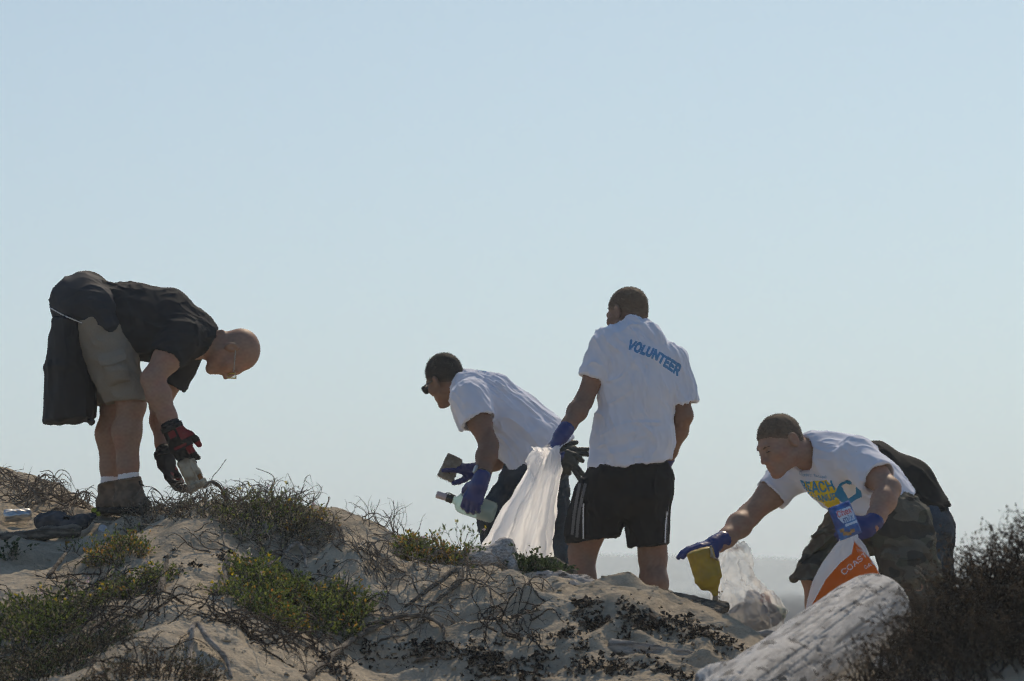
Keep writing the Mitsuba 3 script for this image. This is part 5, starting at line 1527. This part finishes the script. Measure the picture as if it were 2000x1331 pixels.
def twig(tb, rng, p, d, L, r, wander=0.35, depth=2, hug=None, step=0.018, split=0.22, tips=None, sag=0.0):
    """A crooked stem that forks; hug = how high it keeps above the sand."""
    n = max(3, int(L / step))
    pts, p, d = [np.array(p)], np.array(p, float), unit(d)
    for i in range(n):
        d = d + rng.normal(0, wander, 3) * 0.5
        d[2] -= sag
        if hug is not None:
            d[2] += (gz(p[0], p[1]) + hug - p[2]) * 6.0
        d = unit(d)
        p = p + d * step
        g = gz(p[0], p[1]) + r
        if p[2] < g:
            p[2] = g
        pts.append(p.copy())
        if depth > 0 and i > 0 and rng.rand() < split:
            twig(tb, rng, p, unit(d + rng.normal(0, 0.75, 3)), L * (1 - i / n) * rng.uniform(0.5, 0.9) + 0.02, r * (1 - 0.55 * i / n) * 0.7, wander, depth - 1, hug, step, split, tips, sag)
    tb.add(np.array(pts), np.linspace(r, r * 0.35, len(pts)))
    if tips is not None:
        k = len(pts)
        for q in range(max(1, int(k * 0.3)), k):
            tips.append((pts[q], unit(pts[q] - pts[q - 1])))


def leaves_mesh(rng, pos, dirs, length, width, cols, fold=0.35):
    n = len(pos)
    d = dirs / (np.linalg.norm(dirs, axis=1, keepdims=True) + 1e-9)
    s = np.cross(d, rng.normal(0, 1, (n, 3)))
    s /= np.linalg.norm(s, axis=1, keepdims=True) + 1e-9
    u = np.cross(s, d)
    L = (length * rng.uniform(0.6, 1.25, n))[:, None]
    w = (width * rng.uniform(0.7, 1.2, n))[:, None]
    v = np.stack([pos, pos + d * L * 0.5 + s * w + u * w * fold, pos + d * L - u * L * 0.12, pos + d * L * 0.5 - s * w + u * w * fold], 1)
    f = (np.arange(n) * 4)[:, None, None] + np.array([[0, 1, 2], [0, 2, 3]])[None]
    return trimesh.Trimesh(v.reshape(-1, 3), f.reshape(-1, 3), process=False), np.repeat(cols, 4, 0)


GREEN = np.array([[0.095, 0.135, 0.040], [0.125, 0.175, 0.045], [0.07, 0.105, 0.035], [0.17, 0.20, 0.05], [0.115, 0.13, 0.06]])
GREY = np.array([[0.13, 0.135, 0.085], [0.17, 0.165, 0.115], [0.10, 0.105, 0.07], [0.20, 0.18, 0.13]])
RUST = np.array([[0.38, 0.19, 0.03], [0.42, 0.27, 0.05], [0.27, 0.15, 0.05], [0.17, 0.19, 0.05]])
DARK = np.array([[0.030, 0.050, 0.024], [0.045, 0.070, 0.030], [0.06, 0.085, 0.04]])
DRY = np.array([[0.075, 0.058, 0.044], [0.11, 0.085, 0.062], [0.05, 0.040, 0.032]])


def shrub(name, label, cat_, px, py, rx, h, stems, pal, seed, leaf=(0.020, 0.0045), per=1.0, pal2=None, share2=0.0, wood='twig', ry=None, up=0.6, flowers=0, group=None, r=0.0028, depth=1, len_=None, jitter=0.006, y0=11.0):
    rng = np.random.RandomState(seed)
    c = G(px, py, y0)
    tb, tips = Tubes(3), []
    ry = ry or rx * 0.7
    for i in range(stems):
        a, q = rng.rand() * 6.283, math.sqrt(rng.rand())
        x, y = c[0] + rx * q * math.cos(a), c[1] + ry * q * math.sin(a)
        b = np.array([x, y, gz(x, y) - 0.005])
        out = np.array([math.cos(a) * q, math.sin(a) * q, 0])
        L = (len_ or h) * rng.uniform(0.6, 1.15) * (1.1 - 0.45 * q * q)
        twig(tb, rng, b, out * (1 - up) * 1.6 + np.array([0, 0, up]) + rng.normal(0, 0.22, 3), L, r, 0.30, depth, None, 0.016, 0.20, tips, 0.015)
    k = thing(name, label, cat_, group)
    put('stems', tb.mesh(), wood, k, smooth=True)
    if per > 0:
        T_ = [t for t in tips for _ in range(int(per) + (rng.rand() < per % 1))]
        pos = np.array([t[0] for t in T_]) + rng.normal(0, jitter, (len(T_), 3))
        dr_ = np.array([t[1] for t in T_]) + rng.normal(0, 0.75, (len(T_), 3)) + [0, 0, 0.25]
        col = pal[rng.randint(0, len(pal), len(T_))] * rng.uniform(0.75, 1.25, (len(T_), 1))
        if pal2 is not None:
            patchy = meshkit.noise(pos / 0.05, seed) + rng.normal(0, 0.12, len(T_))
            m2 = patchy > np.quantile(patchy, 1 - share2)
            col[m2] = pal2[rng.randint(0, len(pal2), m2.sum())] * rng.uniform(0.8, 1.2, (m2.sum(), 1))
        lm, lc = leaves_mesh(rng, pos, dr_, leaf[0], leaf[1], col)
        put('leaves', lm, 'leaf', k, smooth=False, color=lc, kind='stuff')
    if flowers:
        hi = sorted(tips, key=lambda t: -t[0][2] + rng.rand() * 0.05)[:flowers * 3:3]
        fl, fc_ = [], []
        for p, d in hi:
            cc_ = np.array([[0.62, 0.48, 0.03], [0.60, 0.50, 0.58], [0.58, 0.55, 0.5]][rng.choice(3, p=[0.5, 0.3, 0.2])])
            q, qc = leaves_mesh(rng, np.tile(p + A(0, 0, 0.004), (6, 1)), rng.normal(0, 1, (6, 3)) + [0, 0, 0.6], 0.010, 0.004, np.tile(cc_, (6, 1)))
            fl.append(q)
            fc_.append(qc)
        put('flowers', cat(fl), 'leaf', k, smooth=False, color=np.vstack(fc_), kind='stuff')
    return k


def tangle(name, label, cat_, starts, seed, L, r, depth=2, hug=0.03, wander=0.45, wood='twig', spread=None, kind=None, split=0.2, group=None, up=0.1):
    rng = np.random.RandomState(seed)
    tb = Tubes(4)
    for px, py, n in starts:
        c = G(px, py)
        for i in range(n):
            x, y = c[0] + rng.normal(0, spread or 0.08), c[1] + rng.normal(0, (spread or 0.08))
            d = np.append(rng.normal(0, 1, 2), up)
            twig(tb, rng, (x, y, gz(x, y) + 0.004), d, L * rng.uniform(0.6, 1.3), r * rng.uniform(0.6, 1.2), wander, depth, hug, 0.020, split)
    return single(name, tb.mesh(), wood, label, cat_, group, kind=kind)


# green bushes on the slope
G1 = 'low green bushes on the dune slope'
shrub('green_bush', 'broad bright green bush in the middle of the slope', 'bush', 590, 1200, 0.25, 0.125, 330, GREEN, 601, (0.021, 0.0050), 2.0, RUST, 0.08, ry=0.18, flowers=26)
shrub('green_bush', 'green bush with yellowed tips left of the broad bright bush', 'bush', 500, 1185, 0.15, 0.11, 120, GREEN, 602, (0.021, 0.0050), 1.6, RUST, 0.10, flowers=10)
shrub('green_bush', 'small green bush below the bald man, between dead twigs', 'bush', 268, 1160, 0.12, 0.10, 120, GREEN, 603, (0.020, 0.0048), 1.8, RUST, 0.12, flowers=6)
shrub('green_bush', 'dark green bush with yellow flowers at the left edge', 'bush', 60, 1240, 0.19, 0.13, 190, GREEN * 0.85, 604, (0.021, 0.0050), 1.7, GREY, 0.2, ry=0.2, flowers=30)
shrub('green_bush', 'dull green bush low in the left corner under the flowering one', 'bush', 145, 1195, 0.10, 0.09, 80, GREEN * 0.8, 605, (0.020, 0.0048), 1.5, GREY, 0.25, flowers=10)
shrub('rusty_bush', 'small bush with orange tinted leaves in front of the boots', 'bush', 232, 1082, 0.11, 0.085, 100, GREEN, 606, (0.018, 0.0046), 1.8, RUST, 0.38)
shrub('rusty_bush', 'green and orange bush on the crest left of the pale stone', 'bush', 850, 1092, 0.15, 0.085, 190, GREEN, 607, (0.019, 0.0048), 2.2, RUST, 0.30, ry=0.11, flowers=6)
shrub('flower_stalk', 'tall leafy flower stalk rising beside the pale stone', 'plant', 908, 1085, 0.02, 0.16, 5, GREEN * 0.8, 608, (0.024, 0.0045), 0.8, flowers=3, up=0.95, depth=1, r=0.0026)
shrub('succulent', 'dark green fleshy plant behind the pale stone', 'plant', 1040, 1106, 0.10, 0.085, 90, DARK, 609, (0.020, 0.0062), 2.4, ry=0.08)
shrub('crest_shrub', 'grey green shrub on the crest under the gloved hands', 'shrub', 420, 1000, 0.16, 0.075, 110, GREY, 611, (0.015, 0.0036), 1.3, DRY, 0.4, ry=0.12)
shrub('crest_shrub', 'bushy grey green shrub on the crest with white flowers, right of the hands', 'shrub', 520, 1015, 0.20, 0.095, 220, GREY, 612, (0.016, 0.0038), 1.7, GREEN, 0.35, ry=0.18, flowers=9)
shrub('crest_shrub', 'thin rusty shrub at the right end of the crest growth', 'shrub', 598, 1030, 0.10, 0.085, 80, GREY, 613, (0.015, 0.0036), 1.2, RUST, 0.30, flowers=2)
shrub('crest_shrub', 'dry leafy shrub hiding the toes of the boots', 'shrub', 300, 1014, 0.12, 0.075, 100, GREY * 0.7, 614, (0.012, 0.0036), 1.2, DRY, 0.5, ry=0.08)
shrub('seedling', 'tiny sprig on the sunlit sand left of the rusty bush', 'plant', 142, 1078, 0.03, 0.06, 8, GREEN, 615, (0.020, 0.005), 1.2, RUST, 0.3)
shrub('seedling', 'dark sprig in the shaded hollow at the left edge', 'plant', 10, 1090, 0.03, 0.07, 10, DARK, 616, (0.022, 0.007), 1.4)
p_ = P(187, 1004, 17.75)
lm, lc = leaves_mesh(np.random.RandomState(3), np.tile(p_, (5, 1)) + A(0, 0, 0.006), np.random.RandomState(4).normal(0, 0.6, (5, 3)) + [0, 0, 0.6], 0.030, 0.012, np.tile([[0.30, 0.38, 0.03]], (5, 1)))
single('bright_leaf', lm, 'leaf', 'bright yellow green leaf glowing beside the boots', 'leaf', smooth=False, color=lc)

shrub('grey_shrub', 'dull shrub at the bottom left corner of the slope', 'shrub', 90, 1320, 0.30, 0.12, 220, GREY * 0.5, 621, (0.016, 0.0042), 1.3, DARK, 0.4, ry=0.16, wood='dark_twig')
shrub('grey_shrub', 'dull straggling shrub at the bottom beside the forked root', 'shrub', 290, 1315, 0.24, 0.10, 150, GREY * 0.5, 622, (0.016, 0.0042), 1.1, DRY, 0.5, ry=0.15, wood='dark_twig')

# dead twigs
tangle('dead_brush', 'grey dead brush covering the left mound', 'brush', [(20, 945, 14), (60, 960, 16), (100, 975, 16), (20, 980, 10), (140, 990, 12), (70, 990, 8), (-30, 950, 10), (170, 1000, 8)], 701, 0.22, 0.0042, 2, 0.030, 0.5, kind='stuff')
tangle('dead_brush', 'dead brush arching over the crest beside the boots', 'brush', [(350, 990, 16), (400, 985, 20), (300, 1020, 12)], 702, 0.20, 0.0035, 2, 0.035, 0.5, kind='stuff')
tangle('dead_brush', 'dry brush along the crest top between the hands and the bare sand', 'brush', [(460, 985, 24), (520, 985, 28), (570, 990, 18), (600, 1010, 14)], 703, 0.17, 0.0032, 2, 0.045, 0.5, kind='stuff')
tangle('dead_brush', 'wiry bare brush standing against the sky right of the bare sand top', 'brush', [(700, 1010, 7), (730, 1020, 8), (765, 1040, 6), (790, 1055, 4)], 704, 0.15, 0.0028, 3, None, 0.55, kind='stuff', up=0.9)
tangle('dead_brush', 'sparse bare twigs straggling down the sand below the wiry brush', 'brush', [(700, 1090, 6), (740, 1110, 8), (690, 1140, 5), (780, 1120, 6)], 705, 0.26, 0.0034, 2, 0.035, 0.4, kind='stuff', up=0.4)
tangle('dead_brush', 'dead twigs around the foot of the pale stone', 'brush', [(840, 1130, 8), (900, 1140, 10), (960, 1130, 7), (1000, 1140, 4)], 706, 0.24, 0.0036, 2, 0.030, 0.4, kind='stuff')
tangle('dead_brush', 'dark knotted twigs on the open sand below the pale driftwood', 'brush', [(960, 1215, 8), (1010, 1225, 9), (1050, 1235, 5)], 707, 0.24, 0.0046, 2, 0.030, 0.5, 'dark_twig', kind='stuff')
tangle('dead_brush', 'brown twigs under and right of the broad bright bush', 'brush', [(740, 1215, 8), (800, 1220, 10), (860, 1230, 8), (700, 1250, 6), (640, 1260, 8)], 708, 0.22, 0.0044, 2, 0.022, 0.45, kind='stuff')
tangle('dead_brush', 'mat of dead stems shading the slope between the green bushes on the left', 'brush', [(180, 1150, 20), (130, 1180, 20), (220, 1200, 20), (290, 1220, 12), (200, 1250, 20), (100, 1290, 20), (280, 1290, 12), (20, 1300, 16)], 709, 0.24, 0.0042, 2, 0.030, 0.45, 'dark_twig', kind='stuff')
tangle('dead_brush', 'dead stems below the crest shrub on the sunlit slope', 'brush', [(480, 1060, 12), (540, 1060, 14), (590, 1075, 10), (420, 1080, 6), (620, 1110, 5)], 710, 0.20, 0.0036, 2, 0.028, 0.45, kind='stuff')
tangle('dead_brush', 'dead stems at the foot of the broad bright bush', 'brush', [(470, 1230, 18), (540, 1260, 22), (600, 1270, 18), (420, 1200, 10)], 711, 0.22, 0.0042, 2, 0.024, 0.45, 'dark_twig', kind='stuff')


def root(pts, rs, seed, lab, wood='twig', nm='dead_root'):
    ps = [G(x, y) + A(0, 0, z) for x, y, z in pts]
    c = curve(ps, 8)
    rr = np.interp(np.linspace(0, 1, len(c)), np.linspace(0, 1, len(rs)), rs)
    m = tube(c, rr, 9)
    return single(nm, bump(bump(m, 0.03, 0.005, seed), 0.01, 0.0015, seed + 1), wood, lab, 'root')


root([(598, 1328, 0.0), (650, 1290, 0.02), (700, 1258, 0.03), (735, 1240, 0.03), (760, 1222, 0.01)], [0.018, 0.014, 0.012, 0.010, 0.006], 1, 'long dark root snaking down the slope at the bottom centre', 'rotten_wood')
root([(690, 1240, 0.01), (760, 1225, 0.03), (820, 1222, 0.035), (862, 1235, 0.02), (868, 1250, 0)], [0.006, 0.009, 0.010, 0.008, 0.005], 2, 'arched pale root right of the broad bright bush')
root([(790, 1190, 0.0), (850, 1160, 0.035), (890, 1140, 0.05), (898, 1150, 0.03), (850, 1180, 0.01), (820, 1200, 0)], [0.006, 0.010, 0.013, 0.013, 0.009, 0.006], 3, 'thick hooked root below the pale stone', 'rotten_wood')
root([(370, 1255, 0.03), (385, 1250, 0.055), (410, 1275, 0.04), (440, 1300, 0.02), (452, 1325, 0)], [0.009, 0.012, 0.011, 0.009, 0.006], 4, 'forked bare root at the bottom, left of the long dark one', 'grey_wood')
root([(366, 1330, 0.0), (370, 1300, 0.02), (376, 1260, 0.05)], [0.010, 0.010, 0.009], 5, 'upright prong of the forked bare root', 'grey_wood')
root([(425, 1165, 0.0), (438, 1140, 0.03), (446, 1112, 0.05)], [0.018, 0.015, 0.010], 6, 'dark stump standing on the slope left of the broad bright bush', 'rotten_wood')
root([(312, 1160, 0.0), (322, 1130, 0.03), (328, 1110, 0.05)], [0.016, 0.012, 0.006], 7, 'dark splintered stump below the boots', 'rotten_wood')
root([(95, 1130, 0.01), (120, 1108, 0.03), (140, 1085, 0.04)], [0.010, 0.008, 0.004], 8, 'crooked dark stem on the sunlit lip at the left', 'rotten_wood')
root([(545, 1105, 0.01), (575, 1082, 0.04), (592, 1090, 0.03), (598, 1110, 0.0)], [0.005, 0.008, 0.009, 0.007], 9, 'small bent grey root above the broad bright bush', 'grey_wood')
root([(398, 965, 0.06), (412, 955, 0.08), (430, 962, 0.06), (448, 985, 0.0)], [0.006, 0.007, 0.007, 0.006], 10, 'curved dead stem on the crest in front of the container', 'twig')


def stalk(pts, Y, lab, r=0.0022):
    return single('bare_stalk', tube(curve([P(x, y, Y) for x, y in pts], 8), np.linspace(r, r * 0.6, 8 * (len(pts) - 1) + 1), 5), 'twig', lab, 'stalk')


stalk([(412, 962), (414, 935), (428, 917), (442, 897)], 17.1, 'single bare stalk curving up right of the container')
stalk([(530, 955), (536, 938), (528, 926), (500, 915)], 17.15, 'thin hooked stalk on the crest above the bushy shrub')
stalk([(575, 985), (585, 968), (566, 955)], 17.2, 'short bent stalk near the bare sand top')
stalk([(768, 1040), (770, 1000), (768, 978)], 17.0, 'straight bare stalk right of the wiry brush')
stalk([(0, 918), (10, 914), (22, 911)], 18.9, 'bare stalk end at the left picture edge')
stalk([(150, 985), (172, 972), (180, 968), (196, 980), (204, 990)], 18.3, 'thin arched stalk left of the boots')

# dark dry bush in the right foreground
rng = np.random.RandomState(77)
tb, tips = Tubes(3), []
for i in range(1000):
    a, q = rng.rand() * 6.283, math.sqrt(rng.rand())
    x, y = 1.80 + 0.72 * q * math.cos(a), 13.05 + 0.42 * q * math.sin(a)
    hgt = np.interp(x, [1.05, 1.20, 1.40, 1.65, 2.3], [0.09, 0.15, 0.25, 0.33, 0.40])
    twig(tb, rng, (x, y, gz(x, y) - 0.01), np.array([-0.25 + rng.normal(0, 0.35), rng.normal(0, 0.3), 0.9]), hgt * rng.uniform(0.6, 1.15), 0.0042, 0.40, 2, None, 0.022, 0.20, tips, 0.02)
k = thing('dry_bush', 'big dark dry bush filling the right foreground corner', 'bush')
put('stems', tb.mesh(), 'dark_twig', k)
pos = np.array([t[0] for t in tips]) + rng.normal(0, 0.006, (len(tips), 3))
lm, lc = leaves_mesh(rng, pos, np.array([t[1] for t in tips]) + rng.normal(0, 0.8, (len(tips), 3)), 0.014, 0.0042, DRY[rng.randint(0, 3, len(tips))] * rng.uniform(0.5, 1.0, (len(tips), 1)))
put('leaves', lm, 'leaf', k, smooth=False, color=lc, kind='stuff')

# dry wrack and bark crumbs strewn over the sand
rng = np.random.RandomState(91)
SEA = np.array([[0.030, 0.024, 0.019], [0.055, 0.042, 0.032], [0.085, 0.066, 0.050], [0.020, 0.017, 0.015]])
spots = [(1150, 1195, 45, 12, 6), (1190, 1228, 60, 12, 9), (1100, 1240, 40, 14, 6), (1290, 1218, 45, 12, 7), (1345, 1232, 30, 10, 6), (900, 1285, 45, 16, 10), (965, 1308, 60, 16, 14), (820, 1268, 40, 12, 8),
         (1040, 1290, 60, 20, 5), (1130, 1318, 80, 12, 4), (1250, 1308, 50, 12, 6), (1335, 1314, 36, 10, 4), (700, 1300, 50, 16, 4), (1385, 1255, 26, 12, 5), (560, 1130, 60, 30, 3), (380, 1090, 60, 30, 3)]
pos, dirs, scl = [], [], []
for px, py, sx, sy, n in spots:
    for i in range(n):
        c = G(px + rng.normal(0, sx * 0.7), min(py + rng.normal(0, sy * 0.8), 1350), 12.5, 18.5)
        k_ = int(rng.gamma(1.0, 30)) + 3
        R_ = 0.004 + 0.0040 * math.sqrt(k_) * rng.uniform(0.5, 1.2)
        for j in range(k_):
            x, y = c[0] + rng.normal(0, R_ * 1.25), c[1] + rng.normal(0, R_ * 0.9)
            pos.append((x, y, gz(x, y) + abs(rng.normal(0, 0.42 * R_))))
            v = rng.normal(0, 1, 3) * [1, 1, 0.55]
            dirs.append(v)
            scl.append(rng.uniform(0.5, 1.6) * (1 if rng.rand() < 0.9 else 1.8))
pos, dirs, scl = np.array(pos), np.array(dirs), np.array(scl)
lm, lc = leaves_mesh(rng, np.zeros_like(pos), dirs, 0.019, 0.0062, SEA[rng.randint(0, 4, len(pos))] * rng.uniform(0.7, 1.4, (len(pos), 1)), 0.9)
lm = trimesh.Trimesh(np.array(lm.vertices) * np.repeat(scl, 4)[:, None] + np.repeat(pos, 4, 0), lm.faces, process=False)
scene['wrack_leaf'] = {'type': 'twosided', 'bsdf': {'type': 'principled', 'base_color': {'type': 'mesh_attribute', 'name': 'vertex_color'}, 'roughness': 0.8, 'specular': 0.25}}
single('dry_seaweed', lm, 'wrack_leaf', 'dark dry seaweed crumbs strewn over the sand', 'seaweed', smooth=False, kind='stuff', color=lc)

# small clods and shell grit on the sand
base = trimesh.creation.icosahedron()
ms = []
for i in range(900):
    p = G(rng.uniform(60, 1420), rng.uniform(1060, 1345), 12.5, 18.5)
    s = 0.0025 + rng.gamma(1.0, 0.0022)
    ms.append((base.vertices * (1 + 0.7 * rng.rand(12, 1)) * [1, 1, 0.6] * s + p, base.faces))
single('sand_clods', cat(ms), 'sand', 'small clods and grit on the sand', 'clods', smooth=40, kind='stuff')


# ------------------------------------------------------------------ sea air
scene['haze_air'] = {'type': 'homogeneous', 'albedo': rgb(0.87, 0.955, 0.995), 'sigma_t': HAZE, 'phase': {'type': 'hg', 'g': 0.55}}
scene['camera']['medium'] = {'type': 'ref', 'id': 'haze_air'}
scene['haze'] = {'type': 'cube', 'to_world': T().translate([0, 880, 8.0]).scale([760, 980, 11.5]), 'bsdf': {'type': 'null'}, 'interior': {'type': 'ref', 'id': 'haze_air'}}
labels['haze'] = {'label': 'thin sea haze over the dunes', 'category': 'haze', 'kind': 'stuff'}
